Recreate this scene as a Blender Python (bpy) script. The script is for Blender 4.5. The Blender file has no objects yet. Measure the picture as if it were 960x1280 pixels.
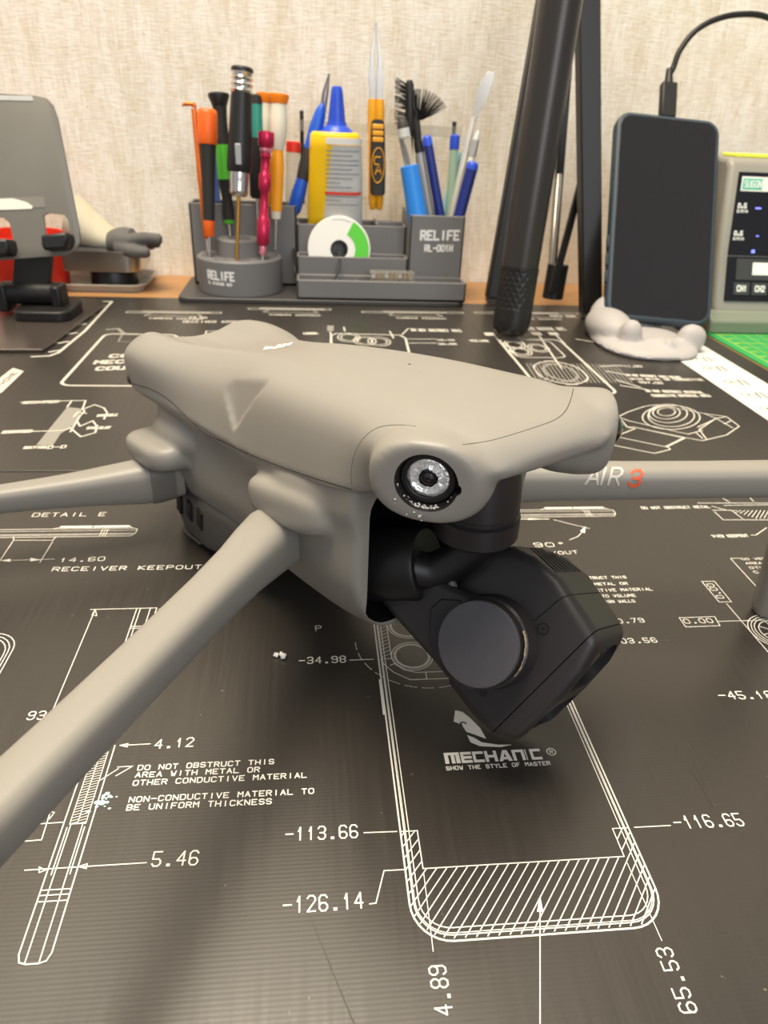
import bpy, bmesh, math, random
from mathutils import Vector, Matrix
from mathutils.bvhtree import BVHTree
random.seed(7)
S = 0.001                       # everything below is written in millimetres
scene = bpy.context.scene
COL = scene.collection

# ---------------------------------------------------------------- camera, light, exposure
F_PX, PITCH, ROLL, YAW, CAM_H = 890.33, math.radians(29.238), math.radians(2.604), math.radians(6.534), 150.0
cd = bpy.data.cameras.new('camera'); cam = bpy.data.objects.new('camera', cd); COL.objects.link(cam)
cd.sensor_fit = 'HORIZONTAL'; cd.sensor_width = 36.0; cd.lens = F_PX/960*36.0
cd.clip_start = 0.005; cd.clip_end = 20
_fw = Vector((math.sin(YAW)*math.cos(PITCH), math.cos(YAW)*math.cos(PITCH), -math.sin(PITCH)))
_rt0 = Vector((math.cos(YAW), -math.sin(YAW), 0)); _up0 = _rt0.cross(_fw)
_rt = _rt0*math.cos(ROLL) + _up0*math.sin(ROLL); _up = _up0*math.cos(ROLL) - _rt0*math.sin(ROLL)
cam.matrix_world = Matrix(((_rt.x,_up.x,-_fw.x,0),(_rt.y,_up.y,-_fw.y,0),(_rt.z,_up.z,-_fw.z,CAM_H*S),(0,0,0,1)))
cd.dof.use_dof = True; cd.dof.focus_distance = 0.165; cd.dof.aperture_fstop = 44
scene.camera = cam

w = bpy.data.worlds.new('room_light'); scene.world = w; w.use_nodes = True
bg = w.node_tree.nodes['Background']; bg.inputs[0].default_value = (0.95, 0.96, 1.0, 1); bg.inputs[1].default_value = 0.45

def area(name, loc, aim, size, power, col):
    l = bpy.data.lights.new(name, 'AREA'); l.shape = 'RECTANGLE'; l.size, l.size_y = size; l.energy = power; l.color = col
    o = bpy.data.objects.new(name, l); COL.objects.link(o); o.location = loc
    o.rotation_euler = (Vector(aim)-Vector(loc)).to_track_quat('-Z', 'Y').to_euler(); return o
area('ceiling_lamp', (-0.25, 0.35, 1.9), (0.0, 0.35, 0), (1.3, 0.9), 84, (1.0, 0.885, 0.69))
area('window_daylight', (0.55, -1.8, 0.95), (0.1, 0.5, 0.05), (1.0, 1.3), 20, (0.90, 0.95, 1.0))

vs = scene.view_settings
vs.view_transform = 'Standard'; vs.look = 'None'; vs.gamma = 1.0; vs.use_curve_mapping = False; vs.exposure = 0.0

# ---------------------------------------------------------------- plane measurements (photo frame 960 x 1280 -> table plane, mm)
CAM = Vector((0, 0, CAM_H))
def _ray(px, py): return _rt*((px-480)/F_PX) + _up*(-(py-640)/F_PX) + _fw
def G(px, py, z=0.0):
    d = _ray(px, py); return CAM + d*((z-CAM.z)/d.z)
def W(px, py, Y):
    d = _ray(px, py); return CAM + d*(Y/d.y)
def DP(px, py, zc): return CAM + _ray(px, py)*zc

# ---------------------------------------------------------------- materials
def lin(c):
    c = c/255.0; return c/12.92 if c <= 0.04045 else ((c+0.055)/1.055)**2.4
def rgb(h):
    h = h.lstrip('#'); return tuple(lin(int(h[i:i+2], 16)) for i in (0, 2, 4)) + (1,)
MATS = {}
def mat(name, col, rough=0.5, metal=0.0, bump=0.0, bscale=800.0, var=0.0, vscale=60.0, coat=0.0, trans=0.0, alpha=1.0, spec=0.5, emit=None, ior=1.45):
    m = bpy.data.materials.new(name); m.use_nodes = True; nt = m.node_tree; b = nt.nodes['Principled BSDF']
    c = rgb(col); b.inputs['Base Color'].default_value = c
    b.inputs['Roughness'].default_value = rough; b.inputs['Metallic'].default_value = metal
    b.inputs['Coat Weight'].default_value = coat; b.inputs['Transmission Weight'].default_value = trans
    b.inputs['Specular IOR Level'].default_value = spec; b.inputs['Alpha'].default_value = alpha; b.inputs['IOR'].default_value = ior
    if emit: b.inputs['Emission Color'].default_value = rgb(emit[0]); b.inputs['Emission Strength'].default_value = emit[1]
    tc = nt.nodes.new('ShaderNodeTexCoord')
    if var:
        n = nt.nodes.new('ShaderNodeTexNoise'); n.inputs['Scale'].default_value = vscale; n.inputs['Detail'].default_value = 5
        nt.links.new(tc.outputs['Object'], n.inputs['Vector'])
        mx = nt.nodes.new('ShaderNodeMix'); mx.data_type = 'RGBA'
        mx.inputs['A'].default_value = tuple(x*(1-var) for x in c[:3])+(1,); mx.inputs['B'].default_value = tuple(min(1, x*(1+var)) for x in c[:3])+(1,)
        nt.links.new(n.outputs['Fac'], mx.inputs['Factor']); nt.links.new(mx.outputs['Result'], b.inputs['Base Color'])
    if bump:
        n = nt.nodes.new('ShaderNodeTexNoise'); n.inputs['Scale'].default_value = bscale; n.inputs['Detail'].default_value = 3
        nt.links.new(tc.outputs['Object'], n.inputs['Vector'])
        bp = nt.nodes.new('ShaderNodeBump'); bp.inputs['Strength'].default_value = bump; bp.inputs['Distance'].default_value = 0.0003
        nt.links.new(n.outputs['Fac'], bp.inputs['Height']); nt.links.new(bp.outputs['Normal'], b.inputs['Normal'])
    MATS[name] = m; return m

# ---------------------------------------------------------------- mesh builder
def V(*a): return Vector(a)
def frame(ax):
    ax = ax.normalized(); t = V(0, 0, 1) if abs(ax.z) < 0.9 else V(1, 0, 0)
    u = t.cross(ax).normalized(); return u, ax.cross(u), ax
class B:
    def __init__(s): s.v = []; s.f = []
    def add(s, vs_, fs_):
        o = len(s.v); s.v += [Vector(p) for p in vs_]; s.f += [tuple(i+o for i in f) for f in fs_]; return s
    def box(s, c, size, rz=0.0, M=None):
        x, y, z = (k/2 for k in size); R = Matrix.Rotation(rz, 3, 'Z') if M is None else M
        return s.add([Vector(c)+R@V(a*x, b*y, d*z) for d in (-1, 1) for a, b in ((-1,-1),(1,-1),(1,1),(-1,1))],
                     [(3,2,1,0),(4,5,6,7),(0,1,5,4),(1,2,6,5),(2,3,7,6),(3,0,4,7)])
    def bb(s, x0, x1, y0, y1, z0, z1): return s.box(((x0+x1)/2,(y0+y1)/2,(z0+z1)/2), (x1-x0,y1-y0,z1-z0))
    def lathe(s, p0, p1, prof, n=24):
        p0 = Vector(p0); u, v, a = frame(Vector(p1)-p0); vs_ = []; fs_ = []
        for t, r in prof:
            r = max(r, 0.001)
            vs_ += [p0+a*t+(u*math.cos(2*math.pi*k/n)+v*math.sin(2*math.pi*k/n))*r for k in range(n)]
        for i in range(len(prof)-1):
            for k in range(n):
                k2 = (k+1) % n; fs_.append((i*n+k, i*n+k2, (i+1)*n+k2, (i+1)*n+k))
        fs_.append(tuple(range(n-1, -1, -1))); m = (len(prof)-1)*n; fs_.append(tuple(range(m, m+n)))
        return s.add(vs_, fs_)
    def cyl(s, p0, p1, r0, r1=None, n=24):
        return s.lathe(p0, p1, [(0, r0), ((Vector(p1)-Vector(p0)).length, r0 if r1 is None else r1)], n)
    def ring(s, p0, p1, ro, ri, n=32):      # hollow tube with wall
        p0 = Vector(p0); p1 = Vector(p1); u, v, a = frame(p1-p0); vs_ = []; fs_ = []
        for p, r in ((p0, ro), (p1, ro), (p1, ri), (p0, ri)):
            vs_ += [p+(u*math.cos(2*math.pi*k/n)+v*math.sin(2*math.pi*k/n))*r for k in range(n)]
        for i in range(4):
            j = (i+1) % 4
            for k in range(n): k2 = (k+1) % n; fs_.append((i*n+k, i*n+k2, j*n+k2, j*n+k))
        return s.add(vs_, fs_)
    def prism(s, poly, o, ux, uy, d0, d1):   # polygon in the (ux,uy) plane at o, extruded along ux x uy from d0 to d1
        n = len(poly); uz = ux.cross(uy).normalized(); o = Vector(o)
        area_ = sum(poly[i][0]*poly[(i+1)%n][1]-poly[(i+1)%n][0]*poly[i][1] for i in range(n))
        if area_ < 0: poly = poly[::-1]
        vs_ = [o+ux*a+uy*b+uz*d for d in (d0, d1) for a, b in poly]
        return s.add(vs_, [tuple(range(n-1,-1,-1)), tuple(range(n, 2*n))]+[(i, (i+1)%n, n+(i+1)%n, n+i) for i in range(n)])
    def loft(s, loops, caps=True, close=True):
        n = len(loops[0]); vs_ = [p for l in loops for p in l]; fs_ = []
        for i in range(len(loops)-1):
            for k in range(n if close else n-1): k2 = (k+1) % n; fs_.append((i*n+k, i*n+k2, (i+1)*n+k2, (i+1)*n+k))
        if caps: fs_.append(tuple(range(n-1,-1,-1))); m = (len(loops)-1)*n; fs_.append(tuple(range(m, m+n)))
        return s.add(vs_, fs_)
    def tube(s, path, r, n=10, caps=True):
        path = [Vector(p) for p in path]; loops = []; u = None
        for i, p in enumerate(path):
            t = (path[min(i+1, len(path)-1)]-path[max(i-1, 0)]).normalized()
            if u is None: u = frame(t)[0]
            u = (u-t*u.dot(t)).normalized(); v = t.cross(u); rr = r[i] if isinstance(r, (list, tuple)) else r
            loops.append([p+(u*math.cos(2*math.pi*k/n)+v*math.sin(2*math.pi*k/n))*rr for k in range(n)])
        return s.loft(loops, caps)
    def ellipsoid(s, c, r, M=None, nu=20, nv=12, e=1.0):
        M = M or Matrix.Identity(3); loops = []
        pw = lambda q: math.copysign(abs(q)**e, q)
        for i in range(nv+1):
            ph = -math.pi/2+math.pi*i/nv; cz, sz = max(math.cos(ph), 0.002), math.sin(ph)
            loops.append([Vector(c)+M@V(r[0]*pw(cz)*pw(math.cos(2*math.pi*k/nu)), r[1]*pw(cz)*pw(math.sin(2*math.pi*k/nu)), r[2]*pw(sz)) for k in range(nu)])
        return s.loft(loops)
    def seg(s, a, b, wd, z=0.0):              # a flat printed stroke lying in a horizontal plane
        a = Vector((a[0], a[1], z)); b = Vector((b[0], b[1], z)); d = b-a
        if d.length < 1e-6: d = V(1, 0, 0)*1e-3
        d = d.normalized(); nrm = V(-d.y, d.x, 0)*wd/2; e = d*wd*0.35
        return s.add([a-e-nrm, b+e-nrm, b+e+nrm, a-e+nrm], [(0,1,2,3)])
    def pl(s, pts, wd, z=0.0, close=False):
        pts = [Vector((p[0], p[1], 0)) for p in pts]
        if close: pts = pts+pts[:1]
        for a, b in zip(pts, pts[1:]): s.seg(a, b, wd, z)
        return s
def obj(name, b, m, parent=None, smooth=35, bevel=0, segs=2, sub=True):
    if not sub:                                # printed strokes: stack overlapping strokes by a hair so that none are coplanar
        for i, f in enumerate(b.f):
            for j in f:
                b.v[j] = b.v[j]+V(0, 0, (i % 48)*.0015)
    me = bpy.data.meshes.new(name)
    me.from_pydata([tuple(p*S) for p in b.v], [], b.f); me.validate(); me.update()
    for mm in (m if isinstance(m, (list, tuple)) else [m]): me.materials.append(MATS[mm] if isinstance(mm, str) else mm)
    bm = bmesh.new(); bm.from_mesh(me); bmesh.ops.recalc_face_normals(bm, faces=bm.faces) if sub else None; bm.to_mesh(me); bm.free()
    o = bpy.data.objects.new(name, me); COL.objects.link(o)
    if parent is not None: o.parent = parent
    if bevel:
        md = o.modifiers.new('bevel', 'BEVEL'); md.width = bevel*S; md.segments = segs; md.limit_method = 'ANGLE'; md.angle_limit = math.radians(38)
    if smooth: shade(me, smooth)
    return o
def shade(me, ang=35):
    me.polygons.foreach_set('use_smooth', [True]*len(me.polygons))
    if ang < 180: me.set_sharp_from_angle(angle=math.radians(ang))
    me.update()
def bake(o, smooth=35):
    dg = bpy.context.evaluated_depsgraph_get(); dg.update()
    me = bpy.data.meshes.new_from_object(o.evaluated_get(dg), depsgraph=dg); old = o.data
    o.modifiers.clear(); o.data = me; me.name = o.name; bpy.data.meshes.remove(old)
    if smooth: shade(me, smooth)
    return o
def remesh(o, vox, it=6, fac=0.5, smooth=180):
    md = o.modifiers.new('remesh', 'REMESH'); md.mode = 'VOXEL'; md.voxel_size = vox*S
    if it: sm = o.modifiers.new('smooth', 'SMOOTH'); sm.iterations = it; sm.factor = fac
    return bake(o, smooth)
def boolean(o, b, m, op='DIFFERENCE', smooth=35):
    c = obj('cutter', b, m, None, 0); c.parent = o.parent
    md = o.modifiers.new('bool', 'BOOLEAN'); md.object = c; md.operation = op; md.solver = 'EXACT'
    try: md.material_mode = 'TRANSFER'
    except Exception: pass
    bake(o, smooth); me = c.data; bpy.data.objects.remove(c); bpy.data.meshes.remove(me); return o
def tag(o, label=None, cat=None, group=None, kind=None):
    for k, v_ in (('label', label), ('category', cat), ('group', group), ('kind', kind)):
        if v_: o[k] = v_
    return o
def thing(name, label, cat, loc=(0,0,0), rz=0.0, group=None):
    o = bpy.data.objects.new(name, None); COL.objects.link(o); o.empty_display_size = 0.01
    o.location = Vector(loc)*S; o.rotation_euler = (0, 0, rz); tag(o, label, cat, group); return o
def wpart(name, b, m, t, **k):                 # a part whose builder is in world millimetres
    base = Vector(t.location)/S; R = Matrix.Rotation(-t.rotation_euler.z, 3, 'Z')
    b.v = [R@(p-base) for p in b.v]; return obj(name, b, m, t, **k)
def rrect(w_, h_, r, n=5, cx=0, cy=0):
    pts = []
    for sx, sy, a0 in ((1,1,0),(-1,1,90),(-1,-1,180),(1,-1,270)):
        for k in range(n+1):
            a = math.radians(a0+90*k/n); pts.append((cx+sx*(w_/2-r)+r*math.cos(a), cy+sy*(h_/2-r)+r*math.sin(a)))
    return pts
def sell(c, ux, uy, a, b, n=3.0, k=28):        # superellipse loop
    out = []
    for i in range(k):
        t = 2*math.pi*i/k; ct, st = math.cos(t), math.sin(t)
        out.append(Vector(c)+ux*(a*math.copysign(abs(ct)**(2/n), ct))+uy*(b*math.copysign(abs(st)**(2/n), st)))
    return out
def interp(tab, x):                            # smooth (Catmull-Rom) interpolation of a station table
    if x <= tab[0][0]: return tab[0][1:]
    if x >= tab[-1][0]: return tab[-1][1:]
    for i in range(len(tab)-1):
        if tab[i][0] <= x <= tab[i+1][0]: break
    p1, p2 = tab[i], tab[i+1]; p0 = tab[max(i-1, 0)]; p3 = tab[min(i+2, len(tab)-1)]; h = p2[0]-p1[0]; t = (x-p1[0])/h; out = []
    for k in range(1, len(p1)):
        m1 = (p2[k]-p0[k])/max(p2[0]-p0[0], 1e-6)*h; m2 = (p3[k]-p1[k])/max(p3[0]-p1[0], 1e-6)*h
        out.append((2*t**3-3*t*t+1)*p1[k]+(t**3-2*t*t+t)*m1+(-2*t**3+3*t*t)*p2[k]+(t**3-t*t)*m2)
    return out
def cr(pts, n=8, close=False):                 # Catmull-Rom curve through points
    P = [Vector(p) for p in pts]; out = []; N = len(P)
    rng = range(N if close else N-1)
    for i in rng:
        g = (lambda j: P[j % N]) if close else (lambda j: P[min(max(j, 0), N-1)])
        p0, p1, p2, p3 = g(i-1), g(i), g(i+1), g(i+2)
        for k in range(n):
            t = k/n; out.append(0.5*((2*p1)+(p2-p0)*t+(2*p0-5*p1+4*p2-p3)*t*t+(3*p1-p0-3*p2+p3)*t**3))
    if not close: out.append(P[-1])
    return out
# plotter lettering: strokes on a 4 x 6 grid
GL = {'0':'10 01 05 16 36 45 41 30 10','1':'14 26 20','2':'05 16 36 45 44 00 40','3':'05 16 36 45 44 33 13|33 42 41 30 10 01','4':'30 36 02 42','5':'46 06 03 33 42 41 30 10 01',
'6':'45 36 16 05 01 10 30 41 42 33 13 02','7':'06 46 10','8':'13 04 05 16 36 45 44 33 13 02 01 10 30 41 42 33','9':'44 33 13 04 05 16 36 45 41 30 10 01','-':'03 43','.':'17 17','A':'00 26 40|12 32',
'B':'00 06 36 45 44 33 03|33 42 41 30 00','C':'45 36 16 05 01 10 30 41','D':'00 06 36 45 41 30 00','E':'46 06 00 40|03 33','F':'46 06 00|03 33','G':'45 36 16 05 01 10 30 41 43 23','H':'00 06|40 46|03 43','I':'20 26',
'J':'01 10 30 41 46','K':'00 06|46 03 40','L':'06 00 40','M':'00 06 23 46 40','N':'00 06 40 46','O':'10 01 05 16 36 45 41 30 10','P':'00 06 36 45 44 33 03','Q':'10 01 05 16 36 45 41 30 10|22 40','R':'00 06 36 45 44 33 03|23 40',
'S':'45 36 16 05 04 13 33 42 41 30 10 01','T':'06 46|26 20','U':'06 01 10 30 41 46','V':'06 20 46','W':'06 10 23 30 46','X':'00 46|06 40','Y':'06 23 46|23 20','Z':'06 46 00 40','°':'15 24 35 26 15','/':'00 46',' ':''}
def txt(b, s, p0, p1, h, wd=0.35, z=0.06, shear=0.0):
    p0 = Vector((p0[0], p0[1], 0)); d = Vector((p1[0], p1[1], 0))-p0; L = d.length; d.normalize(); u = V(-d.y, d.x, 0); k = L/(6*len(s)-2); q = h/6
    for i, ch in enumerate(s):
        for st in filter(None, GL.get(ch, '').split('|')):
            pts = []
            for t in st.split():
                gx, gy = int(t[0]), int(t[1])
                if gy == 7: pts = [p0+d*k*(6*i+1.6), p0+d*k*(6*i+2.4)]; break
                pts.append(p0+d*(k*(6*i+gx)+shear*q*gy)+u*(q*gy))
            if ch == '.': b.pl([pts[0]+u*wd*.5, pts[1]+u*wd*.5], wd*1.9, z)
            else: b.pl(pts, wd, z)
    return b
# ---------------------------------------------------------------- setting
def mk_wall():
    m = mat('wallpaper', 'E9DDC6', 0.85, spec=0.2); nt = m.node_tree; b = nt.nodes['Principled BSDF']; tc = nt.nodes.new('ShaderNodeTexCoord')
    mp = nt.nodes.new('ShaderNodeMapping'); nt.links.new(tc.outputs['Object'], mp.inputs['Vector'])
    mp.inputs['Scale'].default_value = (1, 1, 1)
    def noise(sc, det, vec):
        n = nt.nodes.new('ShaderNodeTexNoise'); n.inputs['Scale'].default_value = sc; n.inputs['Detail'].default_value = det
        nt.links.new(vec.outputs[0], n.inputs['Vector']); return n
    def mapping(s_):
        q = nt.nodes.new('ShaderNodeMapping'); q.inputs['Scale'].default_value = s_; nt.links.new(tc.outputs['Object'], q.inputs['Vector']); return q
    vert = noise(1, 4, mapping((620, 1, 60))); hor = noise(1, 3, mapping((110, 1, 900))); big = noise(1, 5, mapping((70, 1, 18)))
    spot = noise(1, 2, mapping((420, 1, 260)))
    a = nt.nodes.new('ShaderNodeMath'); a.operation = 'ADD'; nt.links.new(vert.outputs['Fac'], a.inputs[0]); nt.links.new(hor.outputs['Fac'], a.inputs[1])
    a2 = nt.nodes.new('ShaderNodeMath'); a2.operation = 'ADD'; nt.links.new(a.outputs[0], a2.inputs[0]); nt.links.new(big.outputs['Fac'], a2.inputs[1])
    r = nt.nodes.new('ShaderNodeMapRange'); r.inputs['From Min'].default_value = 1.15; r.inputs['From Max'].default_value = 1.75; nt.links.new(a2.outputs[0], r.inputs['Value'])
    mx = nt.nodes.new('ShaderNodeMix'); mx.data_type = 'RGBA'; mx.inputs['A'].default_value = rgb('DDD0B8'); mx.inputs['B'].default_value = rgb('F7F1E6')
    nt.links.new(r.outputs[0], mx.inputs['Factor'])
    rs = nt.nodes.new('ShaderNodeMapRange'); rs.inputs['From Min'].default_value = 0.66; rs.inputs['From Max'].default_value = 0.78; rs.inputs['To Max'].default_value = 0.7; nt.links.new(spot.outputs['Fac'], rs.inputs['Value'])
    mx2 = nt.nodes.new('ShaderNodeMix'); mx2.data_type = 'RGBA'; nt.links.new(mx.outputs['Result'], mx2.inputs['A']); mx2.inputs['B'].default_value = rgb('BBA682'); nt.links.new(rs.outputs[0], mx2.inputs['Factor'])
    nt.links.new(mx2.outputs['Result'], b.inputs['Base Color'])
    bp = nt.nodes.new('ShaderNodeBump'); bp.inputs['Strength'].default_value = 0.5; bp.inputs['Distance'].default_value = 0.0006
    nt.links.new(a.outputs[0], bp.inputs['Height']); nt.links.new(bp.outputs['Normal'], b.inputs['Normal'])
mk_wall()
def mk_wood():
    m = mat('desk_wood', 'B98550', 0.45); nt = m.node_tree; b = nt.nodes['Principled BSDF']; tc = nt.nodes.new('ShaderNodeTexCoord')
    q = nt.nodes.new('ShaderNodeMapping'); q.inputs['Scale'].default_value = (6, 90, 6); nt.links.new(tc.outputs['Object'], q.inputs['Vector'])
    n = nt.nodes.new('ShaderNodeTexNoise'); n.inputs['Scale'].default_value = 2; n.inputs['Detail'].default_value = 6; nt.links.new(q.outputs[0], n.inputs['Vector'])
    mx = nt.nodes.new('ShaderNodeMix'); mx.data_type = 'RGBA'; mx.inputs['A'].default_value = rgb('96683C'); mx.inputs['B'].default_value = rgb('B58A5C'); nt.links.new(n.outputs['Fac'], mx.inputs['Factor'])
    nt.links.new(mx.outputs['Result'], b.inputs['Base Color'])
mk_wood()
def mk_mat():
    m = mat('mat_rubber', '2A2724', 0.42, spec=0.6); nt = m.node_tree; b = nt.nodes['Principled BSDF']; tc = nt.nodes.new('ShaderNodeTexCoord')
    def noise(s_, sc, det):
        q = nt.nodes.new('ShaderNodeMapping'); q.inputs['Scale'].default_value = s_; nt.links.new(tc.outputs['Object'], q.inputs['Vector'])
        n = nt.nodes.new('ShaderNodeTexNoise'); n.inputs['Scale'].default_value = sc; n.inputs['Detail'].default_value = det; nt.links.new(q.outputs[0], n.inputs['Vector']); return n
    cl = noise((1, 1, 1), 9, 4); sc = noise((900, 22, 1), 1, 3); dust = noise((1, 1, 1), 420, 2)
    mx = nt.nodes.new('ShaderNodeMix'); mx.data_type = 'RGBA'; mx.inputs['A'].default_value = rgb('292522'); mx.inputs['B'].default_value = rgb('36322D'); nt.links.new(cl.outputs['Fac'], mx.inputs['Factor'])
    rd = nt.nodes.new('ShaderNodeMapRange'); rd.inputs['From Min'].default_value = 0.74; rd.inputs['From Max'].default_value = 0.80; rd.inputs['To Max'].default_value = 0.5; nt.links.new(dust.outputs['Fac'], rd.inputs['Value'])
    mx2 = nt.nodes.new('ShaderNodeMix'); mx2.data_type = 'RGBA'; nt.links.new(mx.outputs['Result'], mx2.inputs['A']); mx2.inputs['B'].default_value = rgb('8A8276'); nt.links.new(rd.outputs[0], mx2.inputs['Factor'])
    nt.links.new(mx2.outputs['Result'], b.inputs['Base Color'])
    rr = nt.nodes.new('ShaderNodeMapRange'); rr.inputs['From Min'].default_value = 0.35; rr.inputs['From Max'].default_value = 0.7; rr.inputs['To Min'].default_value = 0.30; rr.inputs['To Max'].default_value = 0.38; nt.links.new(sc.outputs['Fac'], rr.inputs['Value'])
    nt.links.new(rr.outputs[0], b.inputs['Roughness'])
    wv = nt.nodes.new('ShaderNodeTexWave'); wv.bands_direction = 'Y'; wv.inputs['Scale'].default_value = 310; nt.links.new(tc.outputs['Object'], wv.inputs['Vector'])
    bp = nt.nodes.new('ShaderNodeBump'); bp.inputs['Strength'].default_value = 0.05; bp.inputs['Distance'].default_value = 0.0001; nt.links.new(wv.outputs['Fac'], bp.inputs['Height'])
    bp2 = nt.nodes.new('ShaderNodeBump'); bp2.inputs['Strength'].default_value = 0.025; bp2.inputs['Distance'].default_value = 0.0003; nt.links.new(sc.outputs['Fac'], bp2.inputs['Height']); nt.links.new(bp.outputs['Normal'], bp2.inputs['Normal'])
    nt.links.new(bp2.outputs['Normal'], b.inputs['Normal'])
mk_mat()
mat('print_white', 'DFDACF', 0.5); mat('print_grey', '8A867E', 0.5); mat('print_far', 'C2BDB2', 0.5); mat('band_white', 'DEDBD3', 0.4); mat('print_dark', '35322E', 0.5); mat('stain', 'A9C3C6', 0.6, var=0.3, vscale=900)

tag(obj('wall_back', B().bb(-1100, 1300, 766, 786, -700, 1500), 'wallpaper', None, 0), 'cream woven textile wallpaper on the wall behind the desk', 'wall', kind='structure')
mat('floor_tiles', '8A8178', 0.6, var=0.1, vscale=8)
tag(obj('floor', B().bb(-1500, 1700, -1500, 786, -760, -740), 'floor_tiles', None, 0), 'dull grey floor below the desk', 'floor', kind='structure')
tag(obj('desk', B().bb(-1000, 1200, -420, 765, -32, -2), 'desk_wood', None, 30, 2), 'orange brown wooden desk top under the black mats', 'desk')

near = obj('work_mat', B().bb(-520, 326, -300, 307.4, -2, 0), 'mat_rubber', None, 30, 0.5)
tag(near, 'black rubber repair mat with white phone blueprint print under the drone', 'mat')
far = obj('work_mat', B().bb(-520, 326, 308.2, 656, -2, 0), 'mat_rubber', None, 30, 0.5)
tag(far, 'black rubber repair mat with blurred white print in front of the organiser', 'mat')

ZP = 0.05
def D(x, y): return V(0.78702*(x+25.789), 0.78702*(y+253.428), 0)
def P(*a): return [G(*p) for p in a]
# --- the large phone outline
b = B(); wd = 0.28
def rr_bottom(x0, x1, yb, r, ytop0, ytop1):
    pts = [D(x0, ytop0)]
    for k in range(9): a = math.radians(180+90*k/8); pts.append(D(x0+r+r*math.cos(a), yb+r+r*math.sin(a)))
    for k in range(9): a = math.radians(270+90*k/8); pts.append(D(x1-r+r*math.cos(a), yb+r+r*math.sin(a)))
    return pts+[D(x1, ytop1)]
for dx, wl in ((-0.3, .42), (0.85, .3), (1.25, .2), (2.3, .26)):
    b.pl(rr_bottom(dx, 70.4-dx, -147.2+(dx+0.3)*1.35, 10.5-dx, 0, 0), wl, ZP)
for x0, x1, y0 in ((4.89, -0.3, -113.6), (65.53, 70.7, -116.65)):
    b.pl([D(x1, y0), D(x0, y0), D(x0, -126.14)], wd, ZP)
b.pl([D(4.89, -126.14), D(65.53, -126.14)], wd, ZP)
def in_hatch(x, y):
    if y > -126.14 and 4.89 < x < 65.53: return False
    if x < -0.1 or x > 70.5 or y < -146.6: return False
    if x < 35 and y > -113.6: return False
    if x > 35 and y > -116.65: return False
    r = 10.4
    for cx in (r-.1, 70.5-r):
        if (x < r and cx < 35 or x > 70.5-r and cx > 35) and y < -146.6+r and math.hypot(x-cx, y+146.6-r) > r: return False
    return True
for i in range(-22, 60):
    x0 = i*3.05; run = None; pts = []
    for j in range(0, 190):
        t = j*0.25; x = x0+t*0.83; y = -148+t
        if in_hatch(x, y):
            if run is None: run = (x, y)
            last = (x, y)
        elif run: b.seg(D(*run), D(*last), 0.26, ZP); run = None
    if run: b.seg(D(*run), D(*last), 0.26, ZP)
b.pl([D(4.89, -127.5), D(4.3, -149.5)], .2, ZP); b.pl([D(65.6, -128.2), D(66.1, -151)], .2, ZP)
b.pl(P((675, 1280), (675, 1140)), .25, ZP); A_ = P((675, 1119), (671, 1140), (679, 1140)); b.add([p+V(0,0,ZP) for p in A_], [(0,1,2)])
for c, rs in (((13.4, -33.8), (8.3, 7.3, 6.7)), ((13.6, -14.5), (8.3, 7.3, 6.7)), ((30, -24), (8.3, 7.3, 6.7))):
    for r in rs: b.pl([D(c[0]+r*math.cos(k*math.pi/20), c[1]+r*math.sin(k*math.pi/20)) for k in range(40)], .3, ZP, True)
b.pl([D(5, -10), D(5, -35), D(6.2, -38.5), D(9.5, -42), D(14, -43.5), D(30, -43.5)], .26, ZP); b.pl([D(0.9, -35), D(1.5, -38), D(5, -43), D(11, -47.5), D(30, -47.5)], .26, ZP)
b.pl([D(1, -35), D(5, -35)], .26, ZP); b.pl([D(4, -39), D(6.3, -37.8)], .26, ZP); b.pl([D(17.5, -43.5), D(17.5, -47.5)], .26, ZP)
for k in range(11): b.seg(D(1, -12-k*2.2), D(4.9, -10-k*2.2), .2, ZP)
for k in range(46):
    if k % 4 == 3: continue
    a0, a1 = math.radians(180+k*3.4), math.radians(180+k*3.4+2.6); b.seg(D(19+28*math.cos(a0), -24.5+28*math.sin(a0)), D(19+28*math.cos(a1), -24.5+28*math.sin(a1)), .2, ZP)
b.pl([D(-0.9, -47), D(-0.9, -65)], .5, ZP)
obj('printed_drawing', b, 'print_white', near, 0, sub=False)['kind'] = 'stuff'
b = B()
for s_, p0, p1, h in (('-113.66', (357, 1051), (447, 1047), 3.4), ('-126.14', (354, 1142), (454, 1135), 3.5), ('-116.65', (846, 1036), (931, 1032), 3.4), ('-34.98', (374, 830), (432, 828), 2.9),
                      ('5.46', (189, 1083), (246, 1081), 3.5), ('4.12', (193, 936), (241, 933), 3.0), ('93.88', (33, 900), (92, 898), 3.0), ('-45.18', (901, 874), (968, 873), 3.0),
                      ('14.60', (74, 703), (130, 701), 2.6), ('RECEIVER KEEPOUT', (65, 714), (251, 711), 2.4), ('DETAIL E', (40, 646), (131, 645), 2.9)):
    txt(b, s_, G(*p0), G(*p1), h, .37, ZP, 0.0)
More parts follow.
